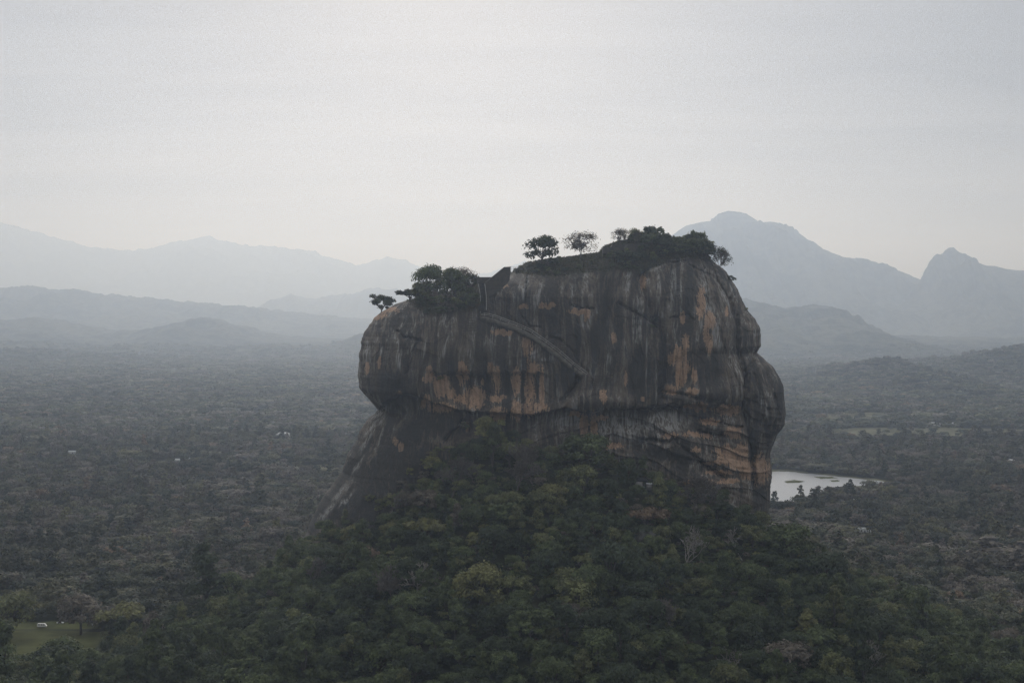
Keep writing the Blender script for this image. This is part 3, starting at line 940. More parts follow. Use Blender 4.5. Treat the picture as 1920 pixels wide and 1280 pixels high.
def bare_mesh(name, mat, seed, height=10.0, spread=0.55, depth=5, kids=3, twig=0.02):
    rg = np.random.default_rng(seed)
    s = Shape()

    def grow(p, d, ln, r, k):
        n = 3
        pts = [p]; q = p.copy(); dd = d.copy()
        for _ in range(n):
            dd = dd + rg.normal(size=3) * 0.16; dd[2] += 0.05
            dd /= np.linalg.norm(dd)
            q = q + dd * ln / n
            pts.append(q.copy())
        r1 = max(twig, r * 0.62)
        s.tube(pts, np.linspace(r, r1, n + 1), 5 if k > 2 else 3)
        if k == 0:
            return
        for _ in range(kids if k < depth else kids + 1):
            nd = dd + rg.normal(size=3) * spread
            nd[2] += 0.12
            nd /= np.linalg.norm(nd)
            st = pts[-1] if rg.uniform() < 0.7 else pts[-2]
            grow(st, nd, ln * rg.uniform(0.55, 0.82), r1 * rg.uniform(0.55, 0.75), k - 1)
    grow(np.array([0, 0, -0.5]), np.array([0.05, 0, 1.0]), height * 0.33, height * 0.026, depth)
    return s.mesh(name, mat, True)


STYLES = ['dome', 'dome', 'tall', 'flat', 'loose', 'dome']
HI = [crown_mesh('crown', st, 3200, 0.42, 100 + i, M_LEAF) for i, st in enumerate(STYLES)]
HI_T = [trunk_mesh('trunk', L, 6.0, M_BARK, 200 + i) for i, (_, L) in enumerate(HI)]
BARE_P = [bare_mesh('branches', M_PALE_BARK, 300 + i, 10, 0.5, 4, 3, 0.075) for i in range(3)]
BARE_T = [bare_mesh('branches', M_TWIG, 320 + i, 10, 0.55, 5, 4, 0.06) for i in range(3)]
AIRY = crown_mesh('crown', 'dome', 1500, 0.26, 450, M_LEAF)[0]
SHRUB = [crown_mesh('foliage', 'loose' if i else 'dome', 650, 0.26, 400 + i, M_LEAF, 2.0) for i in range(3)]
SHRUB_T = [trunk_mesh('stem', L, 2.0, M_BARK, 410 + i) for i, (_, L) in enumerate(SHRUB)]

TINTS = {
    'dark green': (0.080, 0.100, 0.040), 'olive green': (0.122, 0.130, 0.052), 'yellow green': (0.17, 0.168, 0.066),
    'grey brown': (0.135, 0.115, 0.088), 'rust tipped': (0.16, 0.115, 0.075), 'deep green': (0.044, 0.058, 0.028),
}


def add_tree(name, crown, trunk, loc, sc, rz, tint, label, cat, group=None, cname='crown', tname='trunk'):
    r = empty(name, loc, label, cat, group)
    r.rotation_euler = (0, 0, rz)
    r.scale = sc
    t = link(tname, trunk, r)
    c = link(cname, crown, r)
    c.color = (*tint, 1)
    return r


def add_bare(loc, h, rz, me, label, group=None, lean=0.0, name='bare_tree'):
    o = link(name, me, None, loc)
    o.scale = (h / 10,) * 3
    o.rotation_euler = (lean, 0, rz)
    return tag(o, label, 'tree', group)


# --- trees and shrubs that stand out, each where the photo shows it
SPECIAL = []   # x, y, radius kept free of other trees


def tree_px(px, py, wpx, style, tint, label, hs=1.0, dz=7.0, cat='tree', name='broadleaf_tree', group=None):
    dz = wpx / F * 840 / 12.0 * hs * (8.2 if style == 2 else 5.4)
    q = ray_hit(px, py, dz)
    s = wpx / F * q[1] / 12.0
    SPECIAL.append((q[0], q[1], wpx / F * q[1] * 0.5))
    return add_tree(name, HI[style][0], HI_T[style], tuple(q), (s, s, s * hs), random.uniform(0, 6.28), TINTS[tint] if isinstance(tint, str) else tint, label, cat, group)


tree_px(385, 1082, 112, 2, 'deep green', 'tall dark green tree with a ragged pointed top at the left of the near forest', 1.0, 16)
tree_px(20, 1150, 95, 0, 'olive green', 'big rounded olive green tree at the left edge beyond the grass field', 1.1, 9)
tree_px(152, 1150, 90, 0, 'grey brown', 'rounded grey brown tree behind the white van on the grass field', 1.0, 8)
tree_px(235, 1152, 100, 3, 'yellow green', 'wide yellow green tree right of the grey brown tree by the field', 1.0, 9)
tree_px(108, 1240, 88, 0, 'deep green', 'rounded dark tree in front of the grass field', 1.0, 8)
tree_px(20, 1245, 60, 0, 'dark green', 'dark green tree at the lower left corner in front of the field', 0.9, 7)
tree_px(915, 808, 60, 4, 'yellow green', 'yellow green tree topmost in the forest against the orange rock band', 1.2, 8)
tree_px(1105, 850, 100, 0, 'dark green', 'broad dark green tree under the pale rock face in the middle', 0.9, 9)
tree_px(955, 845, 80, 3, 'olive green', 'olive tree with a flat crown below the topmost yellow green tree', 1.0, 8)
tree_px(1480, 1015, 95, 0, 'dark green', 'dark green tree at the right foot of the rock above the plain', 0.9, 9)
tree_px(1540, 1068, 100, 0, 'deep green', 'large very dark tree on the right edge of the near forest', 0.95, 9)
tree_px(1515, 1168, 62, 2, 'yellow green', 'small yellow green tree with pinkish tips on the right forest slope', 0.9, 7)
tree_px(800, 985, 80, 3, 'yellow green', 'pale yellow green tree with a flat spreading crown on the left slope', 1.0, 8)
tree_px(1212, 965, 80, 3, 'rust tipped', 'tree with rust coloured tips beneath the grey hut', 1.0, 8)
tree_px(690, 1038, 80, 3, 'rust tipped', 'greyish pink tipped tree on the left forest slope', 0.9, 7)


def bare_px(px, py, hpx, me, label, dz=8.0, lean=0.0):
    q = ray_hit(px, py, dz)
    h = hpx / F * q[1]
    h = h + dz * 0.7
    SPECIAL.append((q[0], q[1], 4.5)); SPECIAL.append((q[0], q[1] - 7, 5.5))
    return add_bare(tuple(q), h, random.uniform(0, 6.28), me, label, None, lean)


bare_px(1285, 1042, 78, BARE_P[0], 'slender leafless pale tree with forked limbs below the right part of the rock', 9)
bare_px(1392, 1020, 62, BARE_P[1], 'crooked leafless pale tree at the right foot of the rock', 9, 0.2)
bare_px(785, 1085, 70, BARE_P[2], 'white leafless branches sticking out of the left forest slope', 9, 0.35)
bare_px(735, 1108, 66, BARE_T[0], 'grey fan of leafless twigs on the left forest slope', 9)
bare_px(968, 905, 90, BARE_T[1], 'big grey twiggy leafless tree below the middle of the rock', 10)
bare_px(1300, 945, 80, BARE_T[2], 'grey twiggy leafless tree under the orange ledges of the rock', 9)
bare_px(1238, 1160, 60, BARE_T[0], 'leafless twiggy crown in the dark lower forest', 9)
bare_px(1105, 1170, 62, BARE_P[1], 'pair of pale bare limbs among the dark trees in the lower middle', 9)
bare_px(1622, 1240, 58, BARE_P[0], 'small pale forked bare tree in the lower right forest', 9)
bare_px(1370, 1235, 60, BARE_P[2], 'pale bare branches near the bottom of the forest right of centre', 9)
bare_px(850, 905, 70, BARE_T[2], 'grey leafless bush against the dark foot of the rock on the left', 8, 0.3)
bare_px(590, 1085, 52, BARE_T[1], 'pale twiggy bush on the far left edge of the slope', 7)
bare_px(745, 890, 44, BARE_T[0], 'thin leafless shrub rooted on the dark slab at the left', 6)


# --- crest of the rock
def crest_tree(px, py_base, wpx, hpx, style, tint, label, ydep=None, bare=None, lean=0.0, airy=False):
    q = rock_at(px, py_base) if ydep is None else P(px, py_base, ydep)
    y = q[1]
    w = wpx / F * y; h = hpx / F * y
    if bare is not None:
        o = add_bare(tuple(q + np.array([0, 1.0, -0.5])), h, random.uniform(0, 6), bare, label, None, lean)
        c_ = np.empty(len(bare.vertices) * 3, np.float32); bare.vertices.foreach_get('co', c_); c_ = c_.reshape(-1, 3)
        o.scale = (w / np.ptp(c_[:, 0]), w / np.ptp(c_[:, 0]), h / c_[:, 2].max())
        return o
    r = add_tree('crest_tree', AIRY if airy else HI[style][0], BARE_T[style % 3] if airy else HI_T[style], tuple(q + np.array([0, 1.5, -0.13 * h])), (w / 12.5, w / 12.5, 1.13 * h / (14.5 if style == 2 else 10.0)), random.uniform(0, 6),
                 TINTS[tint] if isinstance(tint, str) else tint, label, 'tree')
    r.rotation_euler = (0, lean, r.rotation_euler[2])
    return r


crest_tree(1016, 495, 68, 54, 0, 'deep green', 'dark round crowned tree standing alone on the green mound of the summit')
crest_tree(1090, 483, 72, 50, 0, 'grey brown', 'dense fan of fine grey twigs standing on the grassy summit', airy=True)
crest_tree(1163, 459, 36, 32, 4, 'grey brown', 'thin leaved tree at the left end of the stone platform on top', airy=True)
crest_tree(1190, 459, 40, 32, 4, 'olive green', 'sparse light crowned tree on the stone platform on top', airy=True)
crest_tree(1222, 462, 40, 24, 0, 'dark green', 'low dark bushy tree at the right end of the stone platform')
crest_tree(1257, 464, 34, 24, 3, 'dark green', 'small flat topped tree showing over the summit bushes in front of the mountain')
crest_tree(1300, 472, 46, 26, 0, 'dark green', 'rounded dark bush mass at the right end of the summit')
crest_tree(1350, 506, 52, 46, 4, 'deep green', 'airy tree leaning out over the right edge of the summit', lean=0.35, airy=True)
crest_tree(714, 586, 50, 36, 4, 'deep green', 'windswept lone tree at the left end of the lower summit', lean=-0.25)
crest_tree(768, 566, 52, 32, 3, 'deep green', 'low spreading tree right of the windswept lone tree')
crest_tree(803, 562, 66, 66, 0, 'dark green', 'tall dark tree in the clump left of the brick stair wall')
crest_tree(838, 556, 60, 52, 4, 'olive green', 'reddish brown leaved tree in the middle of the clump left of the brick stair wall')
crest_tree(868, 552, 56, 52, 0, 'grey brown', 'loose grey brown tree nearest the brick stair wall', airy=True)
crest_tree(786, 568, 44, 40, 4, 'olive green', 'dark olive tree filling the gap left of the tall dark tree in the summit clump')
crest_tree(852, 560, 54, 58, 0, 'dark green', 'rounded dark tree behind the loose grey brown tree by the brick stair wall')
crest_tree(884, 548, 34, 36, 4, 'deep green', 'small dark tree touching the brick stair wall')
crest_tree(1240, 470, 40, 32, 4, 'deep green', 'ragged dark tree in the middle of the right summit bushes')
crest_tree(1318, 474, 36, 28, 0, 'olive green', 'bushy olive tree at the brink right of the summit bushes')
crest_tree(836, 588, 34, 40, 0, 'grey brown', 'small pale leafless tree on the bare ledge below the summit clump', bare=BARE_P[0])


def shrub(px, py, wpx, hpx, tint, label, group, k=0, off=0.6):
    q = rock_at(px, py)
    w = wpx / F * q[1]; h = hpx / F * q[1]
    return add_tree('shrub', SHRUB[k][0], SHRUB_T[k], tuple(q + np.array([0, off, -0.2])), (w / 4, w / 4, h / 3.2), random.uniform(0, 6.28), TINTS[tint], label, 'shrub', group, 'foliage', 'stem')


LBL_L = 'dark shrub in the thicket between the lone tree and the brick stair wall'
for i in range(46):
    px = random.uniform(772, 893)
    lo = np.interp(px, [772, 800, 850, 893], [572, 596, 600, 575])
    hi_ = np.interp(px, [772, 800, 893], [560, 550, 536])
    shrub(px, random.uniform(hi_, lo), random.uniform(14, 26), random.uniform(12, 22), random.choice(['dark green', 'deep green', 'olive green', 'grey brown']), LBL_L, 'shrubs in the thicket on the lower summit', i % 3)
LBL_R = 'dark shrub in the band of bushes along the right half of the summit edge'
for i in range(60):
    px = random.uniform(1160, 1328)
    lo = np.interp(px, [1160, 1190, 1215, 1260, 1328], [508, 512, 497, 480, 480])
    hi_ = np.interp(px, [1160, 1210, 1260, 1328], [472, 470, 468, 472])
    shrub(px, random.uniform(hi_, lo), random.uniform(12, 24), random.uniform(10, 19), random.choice(['dark green', 'deep green', 'olive green', 'deep green']), LBL_R, 'shrubs along the right summit edge', i % 3)
LBL_M = 'low shrub on the grassy mound around the lone round tree on the summit'
for i in range(34):
    px = random.uniform(968, 1165)
    lo = np.interp(px, [968, 1040, 1100, 1165], [508, 518, 512, 505])
    hi_ = np.interp(px, [968, 990, 1050, 1120, 1165], [506, 498, 490, 484, 476])
    shrub(px, random.uniform(hi_, lo), random.uniform(9, 18), random.uniform(7, 12), random.choice(['dark green', 'olive green', 'grey brown', 'deep green']), LBL_M, 'shrubs on the summit mound', i % 3)
SKY_L = np.array([[1140, 463], [1150, 458], [1211, 457], [1257, 465], [1290, 466], [1321, 470], [1332, 487]])
for i in range(74):
    px = random.uniform(1190, 1328)
    y = 908.0
    q = P(px, np.interp(px, SKY_L[:, 0], SKY_L[:, 1]) + random.uniform(1, 5), y)
    hh = random.uniform(14, 30) * (1.25 if 1210 < px < 1235 or 1285 < px < 1315 else 0.9)
    add_tree('shrub', SHRUB[i % 3][0], SHRUB_T[i % 3], tuple(q), (random.uniform(17, 34) / F * y / 4,) * 2 + (hh / F * y / 3.2,), random.uniform(0, 6.28), TINTS[random.choice(['dark green', 'deep green', 'olive green'])],
             LBL_R, 'shrub', 'shrubs along the right summit edge', 'foliage', 'stem')
LBL_S = 'scrubby bush rooted on the dark slab above the left forest edge'
for i in range(26):
    px = random.uniform(690, 880)
    shrub(px, np.interp(px, [690, 770, 830, 880], [975, 925, 870, 815]) - random.uniform(-6, 34), random.uniform(12, 30), random.uniform(10, 22), random.choice(['dark green', 'olive green', 'grey brown', 'yellow green']), LBL_S, 'bushes on the left slab', i % 3)
for px, py, w, h, t, lb in [(1372, 530, 18, 14, 'deep green', 'dark shrub tucked below the orange earth strip on the right edge'),
                            (1236, 604, 18, 10, 'deep green', 'dark shrub in the pit high on the rock face'),
                            (1222, 616, 14, 9, 'dark green', 'smaller shrub left of the pit high on the rock face'),
                            (1398, 584, 10, 8, 'olive green', 'tiny shrub on the right shoulder of the rock'),
                            (1180, 500, 40, 30, 'deep green', 'large hanging dark shrub left of the pale summit slab'),
                            (1040, 500, 26, 18, 'deep green', 'dark shrub right of the lone round summit tree'),
                            (968, 511, 14, 9, 'olive green', 'green shrub beside the upper end of the brick stair wall'),
                            (826, 714, 16, 9, 'olive green', 'green shrub on the orange rock band at the left')]:
    shrub(px, py, w, h, t, lb, None, 1)


def summit_grass():
    """tufts of grass on the crest, uncountable"""
    msk = R_msk[..., 3]
    ii, jj = np.nonzero((msk > 0.35) & (R_rows[:, None] > 454))
    k = rng.choice(len(ii), min(len(ii), 26000))
    c = np.stack([R_X[ii[k], jj[k]], R_Y[ii[k], jj[k]], R_z[ii[k]]], 1) + rng.normal(size=(len(k), 3)) * np.array([0.4, 0.3, 0.2]) + np.array([0, -0.25, 0.25])
    V, Fc, lv = leaves(c, rng.normal(size=(len(k), 3)) + np.array([0, -0.6, 0.8]), 0.5, 77)
    me = make_mesh('summit_grass', V, Fc, M_LEAF)
    me.attributes.new('leafv', 'FLOAT', 'POINT').data.foreach_set('value', lv.astype(np.float32))
    o = link('summit_grass', me)
    o.color = (0.062, 0.062, 0.028, 1)
    tag(o, 'short grass and creepers covering the crest of the rock', 'grass', kind='stuff')


summit_grass()

# ------------------------------------------------------------------ masonry, metal stairs and hut on the rock
def brick_mat(name, a, b_, mortar, scale):
    m, nb, b = material(name)
    tc = nb.new('ShaderNodeTexCoord')
    sp = nb.new('ShaderNodeSeparateXYZ'); nb.l.new(tc.outputs['Object'], sp.inputs[0])
    cm = nb.new('ShaderNodeCombineXYZ'); nb.l.new(sp.outputs[0], cm.inputs[0]); nb.l.new(sp.outputs[2], cm.inputs[1])
    bt = nb.new('ShaderNodeTexBrick')
    bt.inputs['Scale'].default_value = scale
    bt.inputs['Color1'].default_value = c4(*a); bt.inputs['Color2'].default_value = c4(*b_); bt.inputs['Mortar'].default_value = c4(*mortar)
    bt.inputs['Mortar Size'].default_value = 0.03
    nb.l.new(cm.outputs[0], bt.inputs['Vector'])
    n = nb.noise(tc.outputs['Object'], 0.5, 6, 0.65)
    nb.l.new(nb.mix(nb.ramp(n, 0.4, 0.65, 0.0, 0.75), bt.outputs['Color'], c4(0.035, 0.034, 0.03)), b.inputs['Base Color'])
    return m


M_BRICK = brick_mat('old_brick', (0.105, 0.088, 0.072), (0.075, 0.066, 0.056), (0.05, 0.046, 0.04), 0.9)
M_PLASTER = brick_mat('weathered_plaster', (0.155, 0.138, 0.115), (0.13, 0.117, 0.098), (0.10, 0.09, 0.075), 0.35)
M_RAIL = plain_mat('pale_metal', (0.45, 0.43, 0.40), 0.5, 0.15, 1.0)
M_DARKRAIL = plain_mat('grey_metal', (0.13, 0.13, 0.125), 0.5, 0.15, 1.0)
M_CONC = plain_mat('stained_concrete', (0.16, 0.155, 0.15), 0.85, 0.3, 0.8)
M_WHITE = plain_mat('white_wall', (0.72, 0.72, 0.70), 0.7, 0.08, 0.3)
M_ROOFP = plain_mat('pale_roof_sheet', (0.60, 0.62, 0.62), 0.5, 0.15, 0.3)
M_ROOFR = plain_mat('red_roof_tile', (0.24, 0.12, 0.08), 0.8, 0.2, 0.5)
M_WIN = plain_mat('dark_glass', (0.03, 0.032, 0.035), 0.2, 0.1, 1.0)
M_TYRE = plain_mat('tyre_rubber', (0.02, 0.02, 0.02), 0.8, 0.1, 1.0)
M_STONE = plain_mat('grey_boulder', (0.055, 0.053, 0.047), 0.95, 0.6, 0.25)


def front_run(pts, off):
    """points of a run standing off the rock face by off metres, kept smooth in depth"""
    q = [rock_at(*p) for p in pts]
    ys = np.array([a[1] for a in q])
    ys = np.minimum(np.convolve(np.pad(ys, 1, 'edge'), [.25, .5, .25], 'valid'), ys) - off
    return ys


def dense(tab, n):
    tab = np.array(tab, float)
    d = np.concatenate([[0], np.cumsum(np.hypot(*np.diff(tab, axis=0).T))])
    t = np.linspace(0, d[-1], n)
    return np.stack([np.interp(t, d, tab[:, 0]), np.interp(t, d, tab[:, 1])], 1)


GLO = dense([(900, 598.5), (924, 606.5), (963, 621), (987, 632.5), (1014, 648.5), (1037, 666), (1059, 684), (1089, 707)], 30)
GUP = dense([(901, 589), (911, 586), (933, 592), (971, 606), (996, 617), (1023, 636), (1050, 656), (1077, 680), (1103, 699)], 30)
GMID = GLO * 0.42 + GUP * 0.58
GTOP = GUP
gy = np.minimum(front_run(GLO, 0.9), front_run(GUP, 0.2))
gy = np.convolve(np.pad(gy, 3, 'edge'), np.ones(7) / 7, 'valid')
run = lambda tab, dy=0.0: np.array([P(a, b_, y + dy) for (a, b_), y in zip(tab, gy)])
gal = empty('stone_gallery', tuple(run(GLO)[0]), 'long masonry stair gallery with parapet climbing diagonally across the rock face', 'stairway')
g0 = run(GLO)[0]
link('parapet', Shape().strip(run(GLO) - g0, run(GMID) - g0, (0, 0.9, 0)).mesh('parapet', M_PLASTER), gal)
link('back_wall', Shape().strip(run(GMID, 1.6) - g0, run(GTOP, 1.6) - g0, (0, 1.6, 0)).mesh('back_wall', M_BRICK), gal)
lo_, hi_ = run(GMID, 0.91) - g0 - np.array([0, 0, 0.25]), run(GMID, 0.91) - g0
link('walkway', Shape().strip(lo_, hi_, (0, 0.68, 0)).mesh('walkway', M_CONC), gal)
for f in (0.45, 0.95):
    tab = GMID * (1 - f) + GUP * f
    link('handrail', Shape().tube(run(tab, 0.4) - g0, 0.09, 5).mesh('handrail', M_RAIL, True), gal)
for k in range(1, 30, 2):
    a = run(GMID, 0.4)[k] - g0; b_ = run(GUP, 0.4)[k] - g0
    link('post', Shape().tube([a, a * 0.4 + b_ * 0.6, b_], 0.07, 5).mesh('post', M_RAIL, True), gal)


def slab_from_px(pts, y, thick):
    """upright wall: pixel outline at distance y, extruded backwards"""
    f = np.array([P(a, b_, y) for a, b_ in pts])
    b_ = f + np.array([0, thick, 0])
    n = len(pts)
    me = bpy.data.meshes.new('wall')
    faces = [list(range(n)), list(range(2 * n - 1, n - 1, -1))] + [[(i + 1) % n, i, n + i, n + (i + 1) % n] for i in range(n)]
    me.from_pydata([tuple(v) for v in np.concatenate([f, b_])], [], faces)
    return me


yw = min(rock_at(925, 548)[1], rock_at(912, 556)[1], rock_at(950, 525)[1]) - 0.6
wl = empty('brick_stair_wall', tuple(P(908, 558, yw)), 'dark brick stair wall with a sloping top standing on the skyline at the head of the gallery', 'wall')
w0 = np.array(P(908, 558, yw))


def wall_part(name, pts, y, th, mat):
    me = slab_from_px(pts, y, th)
    me.transform(Matrix.Translation(-Vector(w0)))
    me.materials.append(mat)
    return link(name, me, wl)


wall_part('side_wall', [(908, 531), (945, 501.5), (957.5, 501), (957.5, 510), (955, 527), (937, 545), (911, 559)], yw, 2.0, M_BRICK)
wall_part('coping', [(907.4, 531), (945, 500.4), (958.2, 499.9), (958.2, 501), (945, 501.5), (908, 532.2)], yw - 0.15, 2.3, M_CONC)
wall_part('landing_roof', [(893, 519.5), (923, 519.5), (909, 530.5), (895, 531.5)], yw + 0.3, 5.0, M_BRICK)
wall_part('landing_wall', [(896, 531.5), (908, 531), (911, 559), (911, 566), (899, 566)], yw + 2.2, 1.0, M_BRICK)

st = empty('metal_staircase', tuple(P(905, 590, yw)), 'narrow metal staircase with pale side rails dropping from the brick wall to the gallery', 'staircase')
s0 = np.array(P(905, 590, yw))
ys_ = rock_at(905, 575)[1] - 1.2
yt = min(yw - 0.3, rock_at(903, 540)[1] - 0.8)
for rail in ([(897, 532), (901, 556), (900, 590)], [(909, 532), (912, 556), (912, 581)]):
    tb = dense(rail, 9)
    pts = [P(a, b_, yt + (ys_ - yt) * k / 8) for k, (a, b_) in enumerate(tb)]
    link('side_rail', Shape().tube(np.array(pts) - s0, 0.20, 5).mesh('side_rail', M_RAIL, True), st)
tr = Shape()
for k in range(26):
    t = k / 25
    a = P(898.5 + 2.5 * min(1, t * 2), 534 + 54 * t, yt + (ys_ - yt) * t) - s0
    b_ = P(909.5 + 2.5 * min(1, t * 2), 534 + 54 * t, yt + (ys_ - yt) * t) - s0
    tr.box((a + b_) / 2 + np.array([0, 0.35, 0]), (abs(b_[0] - a[0]), 0.6, 0.08))
link('treads', tr.mesh('treads', M_DARKRAIL), st)

rl = empty('summit_railing', tuple(P(958, 508, yw + 1)), 'thin railing beside the brick wall on the skyline', 'railing')
r0 = np.array(P(958, 508, yw + 1))
for f in (500.5, 504.5):
    link('rail', Shape().tube([P(958, f, yw + 1) - r0, P(968, f + .4, yw + 1.5) - r0, P(978, f + .8, yw + 2) - r0], 0.05, 4).mesh('rail', M_DARKRAIL), rl)
for k in range(6):
    px_ = 958.6 + k * 3.8
    link('post', Shape().tube([P(px_, 511, yw + 1 + k * .2) - r0, P(px_, 506, yw + 1 + k * .2) - r0, P(px_, 500.3 + k * .1, yw + 1 + k * .2) - r0], 0.05, 4).mesh('post', M_DARKRAIL), rl)


def courses(name, px0, px1, py0, py1, n, label, mat):
    """old brick steps clinging to the slope: stacked low courses"""
    o = None
    s = Shape()
    base = rock_at((px0 + px1) / 2, py1)
    for k in range(n):
        t = (k + .5) / n
        py = py0 + (py1 - py0) * t
        a = px0 + rng.uniform(0, 0.25) * (px1 - px0); b_ = px1 - rng.uniform(0, 0.3) * (px1 - px0)
        tab = dense([(a, py + (px1 - px0) * 0.02), (b_, py)], 8)
        pts = np.array([rock_at(u, v) for u, v in tab])
        pts[:, 1] = np.minimum(pts[:, 1], pts[:, 1].mean() + 1) - 0.25
        s.strip(pts - base, pts - base + np.array([0, 0, 0.42]), (0, 1.4, 0))
    me = s.mesh(name, mat)
    o = link(name, me, None, tuple(base))
    return tag(o, label, 'ruin')


courses('ruined_brick_steps', 1104, 1152, 702, 726, 7, 'ruined brick steps right of the lower end of the gallery', M_BRICK)
courses('ruined_brick_steps', 862, 899, 594, 622, 6, 'worn brick courses left of the foot of the metal staircase', M_BRICK)
courses('ruined_brick_steps', 967, 984, 580, 596, 5, 'small flight of brick steps on the bare face above the gallery', M_BRICK)
courses('ruined_brick_steps', 1034, 1070, 640, 668, 6, 'patch of old brickwork just above the lower half of the gallery', M_BRICK)

pb = rock_at(1180, 474)
pl = empty('stone_platform', tuple(pb), 'low stone terrace wall forming the flat highest point of the summit', 'terrace')
ypl = pb[1] - 0.8
me = slab_from_px([(1131, 475), (1131, 464), (1146, 463.5), (1149, 457.5), (1211, 457), (1212, 470), (1180, 474)], ypl, 12.0)
me.transform(Matrix.Translation(-Vector(pb))); me.materials.append(M_BRICK)
link('terrace_wall', me, pl)
me = slab_from_px([(1170, 475), (1170, 459), (1177, 459), (1177, 475)], ypl - 0.4, 0.4)
me.transform(Matrix.Translation(-Vector(pb))); me.materials.append(M_PLASTER)
link('buttress', me, pl)

# ---- hut below the boulder
hb = ray_hit(1208, 918, 1.0)
hut = empty('hut', tuple(hb), 'small grey concrete hut with a dark arched roof in the forest under the rock', 'hut')
hut_sc = hb[1] / F
HU = lambda px: px * hut_sc
link('wall', Shape().box((-HU(10), 0, HU(9)), (HU(13), 4.0, HU(16))).mesh('wall', M_CONC), hut)
link('annex', Shape().box((HU(9), -0.8, HU(7)), (HU(10), 3.0, HU(13))).mesh('annex', M_CONC), hut)
link('doorway', Shape().box((-HU(1.5), -1.2, HU(6)), (HU(3.5), 1.4, HU(12))).mesh('doorway', M_WIN), hut)
link('annex_roof', Shape().box((HU(9), -0.8, HU(13.8)), (HU(11), 3.3, HU(1.4))).mesh('annex_roof', M_ROOFP), hut)
rf = Shape()
rf.tube([(-HU(19), 0, HU(16.5)), (-HU(12), 0, HU(20.5)), (-HU(3), 0, HU(21.5)), (HU(7), 0, HU(17.5))], [0.6, 1.5, 1.5, 0.6], 9)
link('arched_roof', rf.mesh('arched_roof', M_TYRE, True), hut)
SPECIAL.append((hb[0], hb[1], 5.0)); SPECIAL.append((hb[0], hb[1] - 7, 6.0))


def boulder(px, py, wpx, hpx, label, dz, seed, mat=M_STONE):
    q = ray_hit(px, py, dz)
    w = wpx / F * q[1] / 2; h = hpx / F * q[1] / 2
    u, v = np.meshgrid(np.linspace(0, 2 * np.pi, 49)[:-1], np.linspace(0, np.pi, 26))
    d = np.stack([np.cos(u) * np.sin(v), np.sin(u) * np.sin(v), np.cos(v)], -1)
    r = 1 + 0.28 * fbm(d[..., 0] * 1.4, d[..., 1] * 1.4, d[..., 2] * 1.4 + seed, 4)
    V = (d * r[..., None] * np.array([w, w * 0.8, h])).reshape(-1, 3)
    o = link('boulder', make_mesh('boulder', V, grid_faces(26, 48, True)[:, ::-1], mat, True), None, tuple(q + np.array([0, 0, dz])))
    SPECIAL.append((q[0], q[1], w)); SPECIAL.append((q[0], q[1] - 6, w))
    return tag(o, label, 'boulder')


boulder(1212, 1016, 42, 44, 'grey overgrown boulder standing out of the forest right of the middle', 5, 3)
boulder(681, 990, 36, 20, 'grey flake of rock lying on the lower left slab', 4, 8)


# ---- houses on the plain
def house(px, py, wpx, hpx, roof, label, gable=True, group=None):
    q = G(px, py)
    m_ = q[1] / F
    w = wpx * m_; wh = max(2.4, hpx * m_ * 0.45); rh = max(1.2, hpx * m_ * 0.55); d = max(5.0, w * 0.55)
    r = empty('house', tuple(q), label, 'house', group)
    link('wall', Shape().box((0, 0, wh / 2), (w, d, wh)).mesh('wall', M_WHITE), r)
    s = Shape()
    ov = 0.4
    x0, x1, y0, y1 = -w / 2 - ov, w / 2 + ov, -d / 2 - ov, d / 2 + ov
    ix = 0.0 if gable else w * 0.28
    z0_, z1_ = wh + 0.004, wh + rh
    s.hexa([(x0, y0, z0_), (x1, y0, z0_), (x1, y1, z0_), (x0, y1, z0_), (x0 + ix, -0.15, z1_), (x1 - ix, -0.15, z1_), (x1 - ix, 0.15, z1_), (x0 + ix, 0.15, z1_)])
    link('roof', s.mesh('roof', roof), r)
    link('door', Shape().box((w * 0.08, -d / 2 - 0.03, 1.0), (1.0, 0.06, 2.0)).mesh('door', M_WIN), r)
    for sx in (-0.28, 0.33):
        link('window', Shape().box((w * sx, -d / 2 - 0.03, 1.5), (1.2, 0.06, 1.0)).mesh('window', M_WIN), r)
    L = 8.5 * q[1] / 190
    CORR.append((q[0], q[1], w * 0.8, L))
    return r


CORR = []
house(531, 817, 26, 7, M_WHITE, 'white house with a broad pale hipped roof in the hazy forest left of the rock', False)
house(648, 817, 10, 4, M_WHITE, 'small white building close to the left foot of the rock')
house(662, 817, 6, 4, M_ROOFP, 'smaller white hut just left of the rock edge')
house(333, 866, 8, 6, M_WHITE, 'small bright white house at the edge of the clearing on the left plain')
house(352, 863, 9, 4, M_ROOFP, 'pale low house right of the bright white one on the left plain')
house(136, 850, 14, 4, M_ROOFP, 'pale roofed house farthest left on the plain')
house(1595, 995, 14, 7, M_ROOFP, 'pale roofed house on the right plain, leftmost of three in a row')
house(1619, 997, 18, 7, M_ROOFP, 'long pale roofed house on the right plain, middle of three in a row')
house(1637, 1001, 8, 6, M_WHITE, 'tiny white house on the right plain, rightmost of three in a row')
house(1607, 941, 12, 5, M_WHITE, 'white roofed house among trees below the lake shore')
house(1449, 992, 24, 10, M_ROOFR, 'red roofed house close behind the right foot of the rock')
house(1749, 941, 8, 4, M_WHITE, 'leftmost of three white houses far right behind the lake trees')
house(1768, 942, 6, 4, M_WHITE, 'middle one of three white houses far right behind the lake trees')
house(1784, 941, 10, 4, M_WHITE, 'rightmost of three white houses far right behind the lake trees')
house(1897, 866, 10, 4, M_WHITE, 'white house at the far right edge of the plain')
house(1596, 762, 8, 2.5, M_WHITE, 'distant white house at the foot of the near hill')
house(1805, 774, 9, 2.5, M_WHITE, 'distant white house on the far right plain near the pond')


